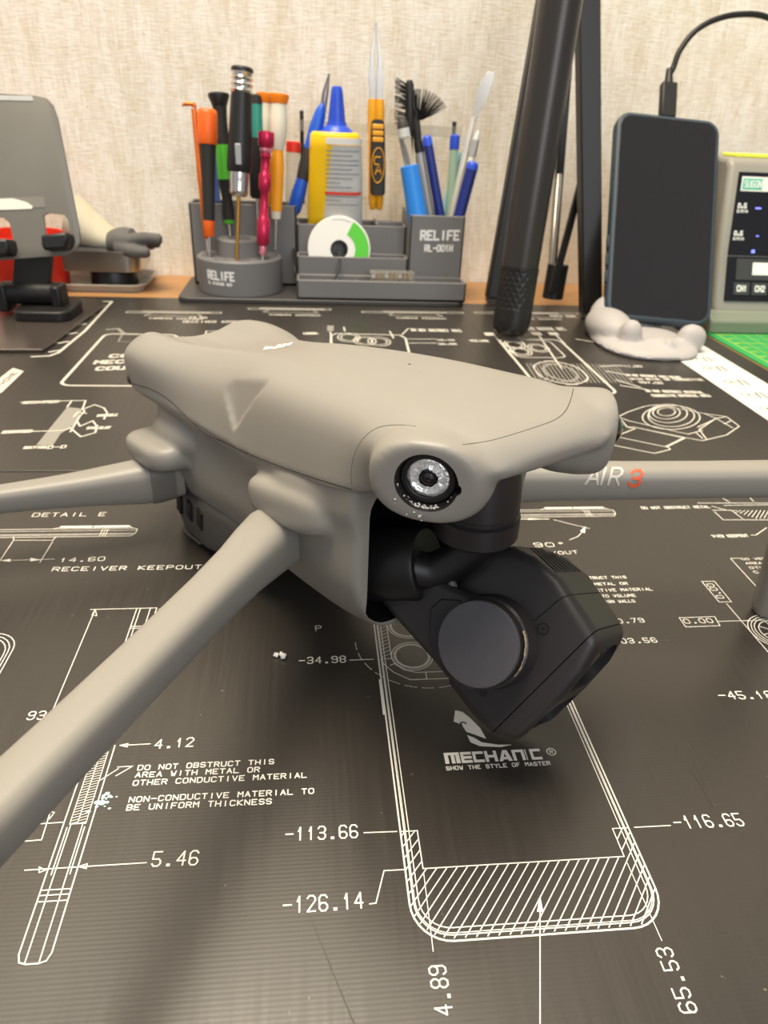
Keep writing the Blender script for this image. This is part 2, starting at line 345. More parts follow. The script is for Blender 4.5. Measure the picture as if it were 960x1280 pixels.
for s_, p0, p1 in (('DO NOT OBSTRUCT THIS', (172, 963), (342, 955)), ('AREA WITH METAL OR', (169, 972), (324, 965)), ('OTHER CONDUCTIVE MATERIAL', (166, 982), (383, 972)),
                   ('NON-CONDUCTIVE MATERIAL TO', (161, 1003), (392, 992)), ('BE UNIFORM THICKNESS', (158, 1013), (339, 1005)),
                   ('DO NOT OBSTRUCT THIS', (690, 725), (783, 723)), ('AREA WITH METAL OR', (690, 733), (785, 731)), ('OTHER CONDUCTIVE MATERIAL', (690, 741), (816, 738)), ('PROTRUDE INTO VOLUME', (700, 748), (795, 746)), ('SEE CASE DESIGN WALLS', (705, 755), (794, 753))):
    txt(b, s_, G(*p0), G(*p1), 1.5 if p0[0] < 500 else 1.5, .31, ZP, 0.0)
txt(b, '4.89', G(566, 1268), G(556, 1207), 3.3, .34, ZP); txt(b, '65.53', G(872, 1265), G(838, 1185), 3.3, .34, ZP)
txt(b, '0.00', G(857, 779.5), G(892, 778.5), 2.3, .3, ZP); txt(b, '0.00', G(905.5, 748), G(891, 730), 2.6, .3, ZP)
txt(b, '110.79', G(755, 780), G(806, 778), 2.3, .3, ZP); txt(b, '103.56', G(768, 804.5), G(822, 803), 2.3, .3, ZP); txt(b, '90°', G(669, 684), G(708, 683), 3.0, .36, ZP); txt(b, 'LAYOUT', G(672, 694), G(723, 692), 2.0, .32, ZP)
txt(b, 'P', G(395, 789), G(402, 788.5), 2.6, .25, ZP)
obj('printed_lettering', b, 'print_white', near, 0, sub=False)['kind'] = 'stuff'
# --- dimension lines and small drawings on the near mat
b = B()
for a in (((455,1041),(496,1039.5)), ((462,1130),(470,1129),(480,1088.5),(508,1087)), ((793,1034.3),(838,1032)), ((437,825.3),(467,824.2)), ((898,776.8),(960,775.3)),
          ((31,1088),(183,1078.5)), ((150,932),(188,930)), ((113,762),(196,760)), ((66.5,887),(119,762)), ((50,914),(60,903)),
          ((145,970),(164,959)), ((123,977),(148,961)), ((0,1000),(0,1000)), ((50,1030),(79,1028)), ((28,1052),(52,1050),(63,1015))): b.pl(P(*a), .28, ZP)
b.pl(P((147,959),(166,958)), .28, ZP)
for a in (((150,932),(160,929.5),(159,934)), ((57,1088),(49,1084),(49,1091)), ((98,1083.5),(109,1080),(108,1086)), ((119,762),(121,770),(115,769)), ((62,1024),(60,1014),(68,1016))):
    b.pl(P(*a), .25, ZP, True)
# long receiver strip at the left
TX0, TX1 = G(20,1204).x, G(61,1204).x; y0, y1, y2 = G(30,1206).y, G(147,932).y, G(90,1030).y
b.pl([V(TX0, y1, 0), V(TX0, y0+2, 0), V(TX0+.6, y0+.4, 0), V(TX0+2, y0, 0), V(TX1-2, y0, 0), V(TX1-.6, y0+.4, 0), V(TX1, y0+2, 0), V(TX1, y1, 0)], .32, ZP)
wS = TX1-TX0
for fx in (.27, .70): b.pl([V(TX0+wS*fx, y0, 0), V(TX0+wS*fx, y2, 0)], .28, ZP)
for fx in (.17, .80): b.pl([V(TX0+wS*fx, y2-13, 0), V(TX0+wS*fx, y2-1, 0)], .28, ZP)
for dy in (0, 1.4, 2.6): b.pl([V(TX0, G(45,1128).y+dy, 0), V(TX1, G(45,1128).y+dy, 0)], .28, ZP)
b.pl([V(TX0+wS*.22, y2, 0), V(TX1-wS*.2, y2, 0)], .28, ZP)
for k in range(30):
    yy = y2+k*.8
    if yy+.6 < y1-2: b.seg(V(TX0+wS*.22, yy, 0), V(TX0+wS*.49, yy+.5, 0), .18, ZP); b.seg(V(TX0+wS*.52, yy, 0), V(TX1-wS*.2, yy+.5, 0), .18, ZP)
for fx in (.22, .5, .8): b.pl([V(TX0+wS*fx, y2, 0), V(TX0+wS*fx, y1-2, 0)], .22, ZP)
# phone side view above the front arm
X0, X1 = G(171,761).x, G(199,761).x; ya = G(171,761).y
for fx in (0, .16, .6, .88): b.pl([V(X0+(X1-X0)*fx, ya, 0), V(X0+(X1-X0)*fx, ya-44, 0)], .3, ZP)
b.pl([V(X1, ya-.5, 0), V(X1+1.5, ya-3, 0), V(X1+1.5, ya-44, 0)], .3, ZP); b.pl([V(X1+1.5, ya-3, 0), V(X1+3.2, ya-4.5, 0), V(X1+3.2, ya-44, 0)], .3, ZP)
for dy in (9.6, 10.6): b.pl([V(X0, ya-dy, 0), V(X1-2, ya-dy, 0)], .3, ZP)
# rounded phone corner at the left edge
cx, cy = G(-25,792).x, G(-25,830).y
for r in (0, 1.1, 2.0):
    b.pl([V(cx-40, G(0,792).y-r, 0)]+[V(G(20,805).x-r-8+8*math.cos(math.radians(90-90*k/6)), G(0,792).y-r-8+8*math.sin(math.radians(90-90*k/6)), 0) for k in range(7)]+[V(G(20,805).x-r, cy-60, 0)], .3, ZP)
# DETAIL E side view, and its twin at the right of the gimbal
def side_view(ax, bx, yb, mir=1):
    xa, xb = ax, bx; H = 6.2
    b.pl([V(xa, yb, 0), V(xb-1.5*mir, yb, 0), V(xb, yb+2.3, 0), V(xb, yb+5.4, 0), V(xb-2*mir, yb+H, 0), V(xa, yb+H, 0)], .34, ZP)
    for q in (1.4, 2.2, 4.6): b.pl([V(xa, yb+q, 0), V(xb-.5*mir, yb+q, 0)], .26, ZP)
    for q in (0, 1.1, 2.1): b.pl([V(xb-(13.5-q)*mir, yb, 0), V(xb-(13.5-q)*mir, yb+5.6, 0)], .26, ZP)
    for q0, q1 in ((4, 17), (18.5, 30)): b.pl([V(xb-q0*mir, yb+H+1.5, 0), V(xb-q1*mir, yb+H+1.5, 0)], 1.5, ZP)
    b.pl([V(xb-2*mir, yb+H, 0), V(xb-4*mir, yb+H+2, 0)], .3, ZP); b.pl([V(xb-30*mir, yb+H+1.5, 0), V(xb-33*mir, yb+H, 0)], .3, ZP)
side_view(G(0,672).x-20, G(169,668).x, G(100,671).y)
b.pl(P((17,676),(17,671)), .3, ZP); b.pl(P((18,675.5),(66,675.5),(70,671)), .3, ZP); b.pl(P((16,677),(0,701)), .3, ZP); b.pl(P((66,677),(50,703)), .3, ZP); b.pl(P((0,701),(68,699)), .25, ZP)
for a in (((1,701),(13,698.5),(13,702.5)), ((51,700),(38,697.5),(38,702)), ((660,650),(686,649),(660,648))): b.add([p+V(0,0,ZP) for p in P(*a)], [(0,1,2)])
side_view(G(600,645).x, G(771,644).x, G(700,646).y)
b.pl(P((640,649),(686,649)), .5, ZP); b.pl(P((692,650),(737,661)), .35, ZP); b.pl(P((712,675),(722,671),(729,664)), .35, ZP); b.add([p+V(0,0,ZP) for p in P((732,658),(731,667),(725,664))], [(0,1,2)])
# boxed zeros and section at the right edge
for q in (((849,772.5),(893,771),(900,782.5),(857,784)), ((877,727),(893,727),(914,752.5),(899,753))): b.pl(P(*q), .3, ZP, True)
b.pl(P((908,754.5),(960,815)), .3, ZP); b.pl(P((925,698),(913,698),(946,734)), .3, ZP)
for i, (t_, x_) in enumerate((('DO VER', 0), ('AREA T', 5), ('OTHER', 10), ('CASE', 15))): txt(b, t_, G(928+x_, 700+i*5.5), G(958+x_*1.1, 699.5+i*5.5), 1.3, .24, ZP)
for r in (9.5, 8.4, 7.4, 6.0): b.pl([G(972,790)+V(r*math.cos(k*math.pi/16), r*math.sin(k*math.pi/16), 0) for k in range(32)], .3, ZP, True)
for k in range(8): a = k*math.pi/4+.2; b.seg(G(972,790)+V(3*math.cos(a), 3*math.sin(a), 0), G(972,790)+V(6*math.cos(a), 6*math.sin(a), 0), .3, ZP)
txt(b, 'DO NOT OBSTRUCT METAL', G(803, 636.5), G(888, 635), 2.0, .4, ZP); txt(b, 'VIEW KEEPOUT', G(892, 672), G(936, 671), 1.9, .4, ZP)
for a in (((872,629),(980,629)), ((905,632),(980,631)), ((890,638),(914,638),(930,650),(980,650)), ((900,621),(912,628)), ((936,621),(942,627)), ((893,640),(904,650),(928,650)), ((939,669),(945,669),(958,660)), ((890,633),(908,638))): b.pl(P(*a), .4, ZP)
for k in range(16): b.pl(P((915+k*5,648-max(0,(6-k))*1.5),(921+k*5,638)), .28, ZP)
obj('printed_drawing', b, 'print_white', near, 0, sub=False)['kind'] = 'stuff'
# --- maker's mark under the camera head
b = B()
def block(ch, o, w_, h_):
    t = w_*.26; s_ = h_*.24
    R = lambda x0, y0, x1, y1: b.add([o+V(x0,y0,ZP), o+V(x1,y0,ZP), o+V(x1,y1,ZP), o+V(x0,y1,ZP)], [(0,1,2,3)])
    Q = lambda *p: b.add([o+V(x*w_, y*h_, ZP) for x, y in p], [tuple(range(len(p)))])
    if ch == 'M': R(0,0,t,h_); R(0,h_-s_,w_,h_); R(w_*.43,0,w_*.43+t*.9,h_); R(w_-t,0,w_,h_*.9)
    if ch == 'E': R(0,0,t,h_); [R(0,y,w_,y+s_) for y in (0, h_*.38, h_-s_)]
    if ch == 'C': R(0,0,t,h_); R(0,0,w_,s_); R(0,h_-s_,w_,h_)
    if ch == 'H': R(0,0,t,h_); R(w_-t,0,w_,h_); R(0,h_*.38,w_,h_*.38+s_)
    if ch == 'A': Q((0,0),(.27,0),(.62,1),(.4,1)); Q((.45,1),(.75,1),(1,0),(.7,0)); Q((.3,.15),(.8,.15),(.75,.38),(.38,.38))
    if ch == 'N': R(0,0,t,h_); R(0,h_-s_,w_,h_); R(w_-t,0,w_,h_*.9)
    if ch == 'I': R(0,0,t,h_)
o = G(557, 955); x = 0; ex = (G(678, 947.5)-o).length
wsum = [('M',1.25),('E',.9),('C',.9),('H',1),('A',1.1),('N',1.0),('I',.3),('C',.9)]; tot = sum(q for _, q in wsum)+7*.1
for ch, q in wsum: block(ch, o+V(x, 0, 0), q*ex/tot, 3.7); x += (q+.1)*ex/tot
txt(b, 'SHOW THE STYLE OF MASTER', G(558.5, 963), G(688, 956.2), 1.15, .26, ZP)
c = G(689, 940); b.pl([c+V(1.2*math.cos(k*.314), 1.2*math.sin(k*.314), 0) for k in range(20)], .25, ZP, True); txt(b, 'R', c+V(-.4,-.6,0), c+V(.45,-.6,0), 1.2, .2, ZP)
for pg in (((569,888),(567,902),(577,906),(583,915),(592,918),(608,924),(600,910),(588,898),(578,890)), ((584,919),(588,928),(600,933),(626,934),(640,931),(622,931),(602,928),(592,922))):
    b.add([G(*p)+V(0,0,ZP) for p in pg], [tuple(range(len(pg)))])
obj('printed_emblem', b, 'print_white', near, 0, sub=False)['kind'] = 'stuff'
b = B(); b.pl([G(579, 905)+V(.75*math.cos(k*.5), .6*math.sin(k*.5), 0) for k in range(9)], .5, ZP+.03); obj('emblem_eye', b, 'mat_rubber', near, 0, sub=False)
b = B()
for i in range(26):
    c = G(130, 1000)+V(random.gauss(0, 1.5), random.gauss(0, 1.3), 0); r = random.uniform(.15, .75)
    b.add([c+V(r*math.cos(k*1.05), r*.8*math.sin(k*1.05), .08) for k in range(6)], [(0,1,2,3,4,5)])
obj('paint_stain', b, 'stain', near, 0, sub=False)['kind'] = 'stuff'

b = B(); a0, a1 = G(385, 1140), G(447, 1290)
for k in range(44): b.seg(a0.lerp(a1, k/44), a0.lerp(a1, (k+.45+.3*random.random())/44)+V(random.uniform(-.08,.08),0,0), .26, .03)
for k in range(9): q = G(random.uniform(700, 900), random.uniform(905, 960)); b.seg(q, q+V(random.uniform(-1.5,.5), -random.uniform(6,14), 0), .16, .03)
obj('scuff_marks', b, 'print_dark', near, 0, sub=False)['kind'] = 'stuff'
# ---------------------------------------------------------------- far mat print
b = B(); g_ = B(); ZF = 0.06
fx0, fx1, fy0, fy1 = 269.2, 307.8, 250, 545
band = B().bb(269.2, 307.8, 309, 653, .02, .08); obj('printed_band', band, 'band_white', far, 0)
d_ = B()
for yy in (492, 470, 440, 415, 390, 365, 340):
    cx_ = 285+random.uniform(-3, 3)
    for q in range(2): d_.pl([V(cx_-5+4*q+3*math.cos(k*.7), yy+4*math.sin(k*.7)*(1-.4*q), 0) for k in range(8)], .6, .1)
    d_.pl([V(cx_+2, yy-6, 0), V(cx_+4, yy+6, 0)], 1.0, .1); d_.pl([V(cx_+7, yy-5, 0), V(cx_+7, yy+5, 0)], 1.2, .1)
obj('band_logo', d_, 'print_dark', far, 0, sub=False)['kind'] = 'stuff'
# framed panel with slanted words
ya, yb, xa = G(90,482).y, G(150,417.5).y, G(77,478).x; xb = G(222,420).x
def rpoly(x0, x1, y0, y1, r):
    return [V(x0+x1, y0+y1, 0)*.5+V(p[0], p[1], 0) for p in rrect(x1-x0, y1-y0, r)]
b.pl(rpoly(xa, xb, ya, yb, 7), 2.0, ZF, True)
for s_, p0, p1 in (('COM', (137,447), (175,446)), ('MECHA', (118,455), (180,453)), ('COUNT', (120,463), (180,461))): txt(b, s_, G(*p0), G(*p1), 6.5, 2.0, ZF, 0.1)
g_.pl(P((148,427),(153,418),(196,418.5),(192,427.5)), 1.0, ZF, True); g_.pl(P((134,412),(148,411),(155,417)), 2.6, ZF)
# section drawing at the left
g_.add([p+V(0,0,ZF) for p in P((84,509),(103,511),(94,530),(86,536),(76,542),(66,557),(45,557),(60,538))], [tuple(range(8))])
for a in (((26,503),(90,501)), ((8,540),(62,539),(80,538)), ((84,509),(90,501),(107,501),(103,512),(106,514),(100,520)), ((103,512),(118,506),(130,510),(134,516),(130,524)), ((93,520),(100,533),(116,526),(121,533)), ((92,521),(98,515),(108,517)), ((80,538),(88,535),(101,546),(119,541),(122,532)), ((100,520),(88,540))): b.pl(P(*a), 1.0, ZF)
for s_, p0, p1, h in (('RECOVERED', (28,505), (72,503.5), 3.5), ('RECOVERED', (2,542), (38,540.5), 3.2), ('SECTION', (29,561), (56,560.5), 2.4), ('D-D', (59,561), (81,560), 3.2), ('SIM HOLE', (121,521), (146,520), 3.0), ('SIM SLOT', (108,536.5), (137,536), 3.0)): txt(b, s_, G(*p0), G(*p1), h, .8, ZF, .1)
# ruler by the stand, white tag at the left edge
b.pl(P((40,446),(62,445),(73,441),(106,414),(140,377),(85,377),(80,380)), 2.2, ZF)
for k in range(5): b.pl(P((57+k*11+5,440-k*11),(70+k*11+4,438-k*11)), 2.2, ZF)
b.add([p+V(0,0,ZF) for p in P((-10,497),(-10,480),(16,460),(30,464),(3,490))], [(0,1,2,3,4)])
d_ = B(); txt(d_, 'PHONE', G(1,484), G(22,466), 3, .6, .12); obj('tag_lettering', d_, 'print_dark', far, 0, sub=False)['kind'] = 'stuff'
# row of side views and callouts near the organiser
for x0, x1, y_ in ((160,275,390), (312,412,386), (454,577,390), (595,720,391)):
    p0, p1 = G(x0, y_), G(x1, y_+1); b.pl([p0+V(0,2.6,0), p1+V(0,2.6,0), p1+V(1.5,0,0), p1+V(0,-2.6,0), p0+V(0,-2.6,0), p0+V(-1.5,0,0)], .9, ZF, True)
    m_ = (p0+p1)*.5; g_.add([m_+V(-26,-2,ZF), m_+V(30,-2,ZF), m_+V(30,4,ZF), m_+V(-26,4,ZF)], [(0,1,2,3)])
    b.pl([m_+V(-22,-12,0), m_+V(-18,-5,0)], .8, ZF); b.pl([m_+V(24,-12,0), m_+V(20,-5,0)], .8, ZF); b.pl([m_+V(-22,-12,0), m_+V(24,-12,0)], .8, ZF)
    txt(b, 'CAMERA KEEPOUT', m_+V(-16,-22,0), m_+V(26,-22,0), 4, .8, ZF)
txt(b, '13.60', G(236,398.5), G(258,398.5), 6, .8, ZF); txt(b, 'RECEIVER ASSEMBLY', G(229,403.5), G(317,403.5), 6, .9, ZF)
b.pl(P((249,440),(258,414),(300,413),(300,440)), 1.2, ZF)
for x_ in (283, 288, 294): b.pl(P((x_-4,430),(x_,413)), 1.3, ZF)
b.pl(P((412,470),(414,419),(421,417),(500,419),(507,423),(516,460)), 1.8, ZF)
for cx_, cy_ in ((436,422), (456,426), (474,427)):
    for r in (8.5, 6): b.pl([G(cx_, cy_)+V(r*math.cos(k*.393), r*1.4*math.sin(k*.393), 0) for k in range(16)], 1.0, ZF, True)
g_.add([p+V(0,0,ZF) for p in P((409,414),(417,414),(417,407),(409,407))], [(0,1,2,3)])
for a in (((413,415),(415,432)), ((430,409),(431,414)), ((487,414),(492,423)), ((503,418),(510,411),(515,411)), ((380,418),(398,417)), ((511,424),(545,424)), ((512,429),(545,429))): b.pl(P(*a), 1.3, ZF)
for s_, p0, p1, h in (('DO NOT OBSTRUCT THIS', (515,414), (577,415), 7), ('16.10', (547,426), (568,426), 4), ('20.86', (549,431), (571,431), 4), ('VOLUME', (588,427), (612,427.5), 5), ('CONDUCTIVE MATERIAL THIS', (645,413), (708,413), 9), ('CAMERA', (380,418), (396,418), 5)): txt(b, s_, G(*p0), G(*p1), h, 1.0, ZF)
# phone back drawing right of the drone nose
xa, xb, ya, yb = G(640,445).x, G(770,490).x, G(770,493).y, G(660,424).y
b.pl(rpoly(xa, xb, ya, yb, 8), 2.0, ZF, True)
for cx_, cy_ in ((643,431), (651,439.5), (673,435)):
    for r in (8, 5.6): b.pl([G(cx_, cy_)+V(r*math.cos(k*.393), r*1.3*math.sin(k*.393), 0) for k in range(16)], 1.2, ZF, True)
b.pl(rpoly(xa+3, xa+40, yb-48, yb-4, 6), 1.2, ZF, True)
b.pl(rpoly(xa+8, xb-8, (ya+yb)/2-44, (ya+yb)/2+6, 20), 1.4, ZF, True); g_.pl(rpoly(xa+14, xb-14, (ya+yb)/2-38, (ya+yb)/2, 16), 2.2, ZF, True)
for k in range(24): g_.seg(V(xa+3+k*2.8, ya+22, 0), V(xa+6+k*2.8, ya+62, 0), .8, ZF)
for a in (((617,418),(640,446)), ((636,408),(656,431)), ((672,417),(702,461)), ((693,417),(706,430)), ((720,424),(745,428)), ((750,458),(776,457)), ((757,464),(785,469)), ((770,475),(800,484)), ((776,482),(808,487))): b.pl(P(*a), 1.5, ZF)
for q in ((612,418), (671,417.5), (692,417.5)): c = G(*q); b.add([c+V(-4,-4,ZF), c+V(4,-4,ZF), c+V(4,5,ZF), c+V(-4,5,ZF)], [(0,1,2,3)])
for s_, p0, p1, h in (('-11.80', (777,459), (803,459), 4), ('DO NOT OBSTRUCT THIS VOLUME', (784,470), (852,473), 4), ('WITH METAL OR CONDUCTIVE', (790,475), (880,476), 4), ('997.08', (800,479), (829,480), 3.6), ('DO NOT OBSTRUCT MATERIAL', (809,490), (880,492), 4), ('CONDUCTIVE MATERIAL AREA', (817,496), (889,496), 4), ('FREQ ZONE', (690,396.5), (722,396.5), 6)): txt(b, s_, G(*p0), G(*p1), h, .9, ZF)
# isometric camera module
for a in (((773,521),(785,515),(806,508),(822,506),(880,517),(908,521),(924,533),(908,544),(878,551),(855,547),(792,534),(784,534),(773,521)), ((773,521),(785,526),(860,543),(878,538)), ((784,534),(794,536),(768,546)), ((792,534),(856,548),(833,559),(770,546)), ((770,546),(750,540)), ((768,557),(818,567),(838,562),(833,557)), ((855,547),(833,558)), ((880,517),(895,523),(908,521)), ((895,523),(874,537),(883,549)), ((895,523),(916,535)), ((905,530),(914,526)), ((870,541),(878,548)), ((872,534),(894,524))): b.pl(P(*a), .85, ZF)
for rx_, ry_, cx_, cy_ in ((11,5,833,515), (17,8,833,516), (24,11.5,835,517), (29,13.5,839,520), (36,15,839,522)):
    b.pl([G(cx_+rx_*math.cos(k*math.pi/14), cy_+ry_*math.sin(k*math.pi/14)) for k in range(28)], .8, ZF, True)
b.pl(P((752,500),(760,507)), 1.0, ZF)
obj('printed_drawing', b, 'print_far', far, 0, sub=False)['kind'] = 'stuff'; obj('printed_shading', g_, 'print_grey', far, 0, sub=False)['kind'] = 'stuff'
# ---------------------------------------------------------------- drone
mat('drone_grey', '86827B', 0.42, bump=0.06, bscale=2600, spec=0.45)
mat('drone_shaded', '69655F', 0.5, bump=0.05, bscale=2000); mat('drone_dark', '4A4744', 0.5, bump=0.05, bscale=2000)
mat('black_satin', '131212', 0.45); mat('black_inside', '0B0A0A', 0.6); mat('gimbal_black', '262323', 0.40, bump=0.04, bscale=3000); mat('gimbal_cap', '48464A', 0.38, var=0.12, vscale=500)
mat('seam_dark', '3A3632', 0.8); mat('lens_ring', '1C1A19', 0.45); mat('lens_glass', '050507', 0.05, coat=1.0); mat('foil', 'F2EEE6', 0.25, metal=0.55, bump=0.8, bscale=1300, var=0.3, vscale=1600)
mat('brass_worn', 'DCC49A', 0.3, metal=0.3); mat('print_silver', 'BDB7AD', 0.4); mat('print_orange', 'E8562A', 0.5); mat('logo_white', 'FFFDF6', 0.25); mat('crystal', 'E8E4DA', 0.2, spec=0.8); mat('dust_white', 'D9D4CB', 0.7)
TH = math.radians(-59.3); DO = V(45.1, 135.0, 0)
dr = thing('drone', 'light grey folding camera drone with a dangling black gimbal camera', 'drone', DO, TH)
RL = Matrix.Rotation(-TH, 3, 'Z')
def dray(px, py): return RL@(CAM-DO), RL@_ray(px, py)
def dpl(px, py, ax, val):
    o, d = dray(px, py); return o+d*((val-o[ax])/d[ax])
# upper shell stations: x, z top, y flat edge, y shoulder, z shoulder, y seam, z seam
UP = [(-184,65,13,19,62,20,58.5,2),(-182.5,70,16.5,24,65,25,58,3),(-178,73.8,19.5,28.5,67.5,29,57.3,4.5),(-167,76.0,21,30.5,70,31,56.5,5.5),(-150,77.2,20,29.8,71,30.6,57.3,4.5),(-130,79.2,16,25.6,71.5,28.7,58.5,1.5),
      (-110,82.6,14,23.6,74.5,28,60,0),(-90,86.6,15.5,24.2,79,28.6,62.5,-.5),(-70,90.0,17.5,26,83.5,29.6,66,-.6),(-48,93.0,19.5,27.4,86.8,30.6,71,-.6),(-25,95.6,20.5,27.8,89.8,30.2,76.5,-.5),
      (-14,96.6,21,28.8,90.5,27,80,-.4),(-4,96.7,19.5,25.5,92.3,23.5,84.5,-.4),(3,95.6,17,22,92.4,20,87.6,-.3),(7,94.0,14,19,91.8,18,89.2,-.2),(9,92.4,11,16,91.4,15.5,90.2,0)]
def up_loop(x):
    zt, yt, ysh, zsh, yse, zse, dip = interp(UP, x)
    half = cr([(0, zt-dip, 0), (yt*.5, zt-dip*.75, 0), (yt, zt-.6, 0), (ysh, zsh, 0), (yse, zse, 0)], 7)
    r = [V(x, -p.x, p.y) for p in half]; l = [V(x, p.x, p.y) for p in half[1:]]
    k_ = 4.0 if x < -22 else 1.0; t_ = 3.2 if x < -22 else 1.1; bot = [V(x, yse-t_, zse-k_*.7), V(x, yse*.4, zse-k_), V(x, -yse*.4, zse-k_), V(x, -yse+t_, zse-k_*.7)]
    return r[::-1]+l+bot
def stations(a, b_, n): return [a+(b_-a)*i/n for i in range(n+1)]
bU = B().loft([up_loop(x) for x in stations(-183, 9, 96)])
POD_A = V(.64, -.76, -.06).normalized(); POD_C = V(-0.6, -26.4, 87.9)
for sg in (-1, 1):
    a = V(POD_A.x, POD_A.y*-sg, POD_A.z); c = V(POD_C.x, POD_C.y*-sg, POD_C.z); u = V(0, 0, 1).cross(a).normalized(); v_ = a.cross(u)
    bU.loft([sell(c+a*s_+V(0,0,dz), u, v_, ra, rb, 2.3) for s_, ra, rb, dz in ((-24,9,6,-.5),(-18,12.2,8.0,-1.0),(-11,13.2,9.0,-1.4),(-5.5,13.0,9.3,-1.2),(-1.5,12.2,9.4,-.7),(.6,10.6,8.9,-.3),(.9,8.8,8.2,0))])
upper = obj('upper_shell', bU, 'drone_grey', dr); remesh(upper, 0.8, 0)
# scoop on both flanks behind the front half
for sg in (-1, 1):
    p = [V(-100, 38*sg, 92), V(-104, 25.6*sg, 81), V(-95, 38*sg, 66), V(-71, 26.3*sg, 86.6), V(-66, 40*sg, 93), V(-72, 40*sg, 76)]
    bc = B(); bm_ = bmesh.new(); vv = [bm_.verts.new(q) for q in (V(-105,22.6*sg,80), V(-99,20.2*sg,85.8), V(-68,22.4*sg,90), V(-86,26.8*sg,68), V(-92,60*sg,88), V(-60,60*sg,96), V(-78,60*sg,70))]
    bmesh.ops.convex_hull(bm_, input=vv); bm_.verts.ensure_lookup_table(); bm_.verts.index_update()
    bc.add([q.co.copy() for q in bm_.verts], [tuple(v2.index for v2 in f.verts) for f in bm_.faces]); bm_.free()
    boolean(upper, bc, 'drone_grey')
remesh(upper, 0.75, 7, 0.5)
for sg in (-1, 1):
    a = V(POD_A.x, POD_A.y*-sg, POD_A.z); c = V(POD_C.x, POD_C.y*-sg, POD_C.z)
    bc = B().lathe(c-a*3.2, c+a*6, [(0, 5.6), (2.6, 5.75), (4.2, 6.4), (9, 7.6)], 40)
    if sg == -1: u = V(0,0,1).cross(a).normalized(); bc2 = B().lathe(c-a*2+u*5.6-V(0,0,.4), c+a*6+u*5.6-V(0,0,.4), [(0, 1.3), (8, 1.6)], 12)
    boolean(upper, bc, 'lens_ring', smooth=40)
    if sg == -1: boolean(upper, bc2, 'black_inside', smooth=40)
# lower shell stations: x, y seam, z seam, y mid, z mid, y low, z low, y bottom, z bottom
LO = [(-179,20,57,13,50,12,36,7,26),(-177,27,57,16.5,49,15.5,34,10,21),(-170,30.2,56.4,21.5,48,22,32,14,14),(-155,30.1,56.8,24,47,25,31,17,11.5),(-130,28.2,58.2,23.5,47,24.3,31,18,14),(-105,27.6,60,23.5,48,23.5,34,18,19),
      (-80,28.4,63.7,25,51,24.5,37.5,18.5,21.5),(-55,29.8,69.2,27.4,56,26.6,42,19.5,25.5),(-35,29.8,73.7,28,60,27.6,46,20.5,30),(-24,29.4,76.2,28,63,27.4,47.5,20,33),(-22,28.8,76.5,27.4,63,26.8,48,19.5,34)]
def lo_loop(x):
    yse, zse, ym, zm, yl, zl, yb_, zb = interp(LO, x)
    half = [V(0, zse+3, 0), V(yse-1.6, zse+3, 0)]+cr([(yse-.05, zse-.3, 0), (ym+1.2, (zm+zse)/2, 0), (ym, zm, 0), (yl, zl, 0), (yb_, zb+1.5, 0), (yb_*.5, zb, 0), (0, zb, 0)], 5)
    r = [V(x, -p.x, p.y) for p in half]; l = [V(x, p.x, p.y) for p in half[1:-1]]
    return r+l[::-1]
bL = B().loft([lo_loop(x) for x in stations(-179, -22, 80)])
for sg in (-1, 1):
    bL.ellipsoid((-52, 25.0*sg, 60.0), (21, 8.8, 6.4), Matrix.Rotation(math.radians(-14), 3, 'Y'), 32, 18, .55)
    bL.ellipsoid((-46, 25*sg, 66), (20, 6.4, 8.0), Matrix.Rotation(math.radians(-14), 3, 'Y'), 24, 14, .9)
    bL.ellipsoid((-151, 25*sg, 37.4), (19.5, 13.2, 5.6), Matrix.Rotation(math.radians(-8), 3, 'Y'), 32, 18, .55)
    bL.ellipsoid((-146, 21*sg, 43.5), (20, 9.5, 9.0), Matrix.Rotation(math.radians(-8), 3, 'Y'), 24, 14, 1)
lower = obj('lower_shell', bL, 'drone_grey', dr); remesh(lower, 0.75, 14, 0.5)
# gimbal bay
bay = [[V(x, p[0], 55.5+(x+25)*.12+p[1]) for p in rrect(w_, h_, 7, 5)] for x, w_, h_ in ((-66, 40, 30), (-30, 48.0, 39), (-10, 49.5, 41))]
boolean(lower, B().loft(bay), 'black_inside', smooth=40)
# rear arm sockets and front arm sockets are covered by the arms; dark belly with vents
bb_ = B().loft([[V(x, p[0], (z0+z1)/2+p[1]) for p in rrect(2*hw, z1-z0, 3.2, 4)] for x, hw, z0, z1 in ((-163,17,6,15),(-158,22,2.5,17),(-148,23.6,.6,19),(-128,23.8,2.5,24),(-104,22.6,10,27),(-88,20,17,28),(-84,17,19,27))])
belly = obj('belly_cover', bb_, 'drone_dark', dr, smooth=50)
for px, py in ((224.5, 629), (237, 638), (250, 649)):
    for sg in (-1, 1):
        q = dpl(px, py, 1, -23.9); t_ = B().box((0,0,0), (4.6, 1.2, 8.4), M=Matrix.Rotation(math.radians(10), 3, 'Y')); t_.v = [V(q.x, q.y*-sg, q.z)+p for p in t_.v]; obj('vent', t_, 'black_inside', belly, 0, .6)
b_ = B(); q = dpl(240, 668, 1, -22); b_.box((q.x, q.y, q.z), (22, 3, 1.2), M=Matrix.Rotation(math.radians(-9), 3, 'Y')); obj('skid', b_, 'drone_dark', belly, 30, .4)
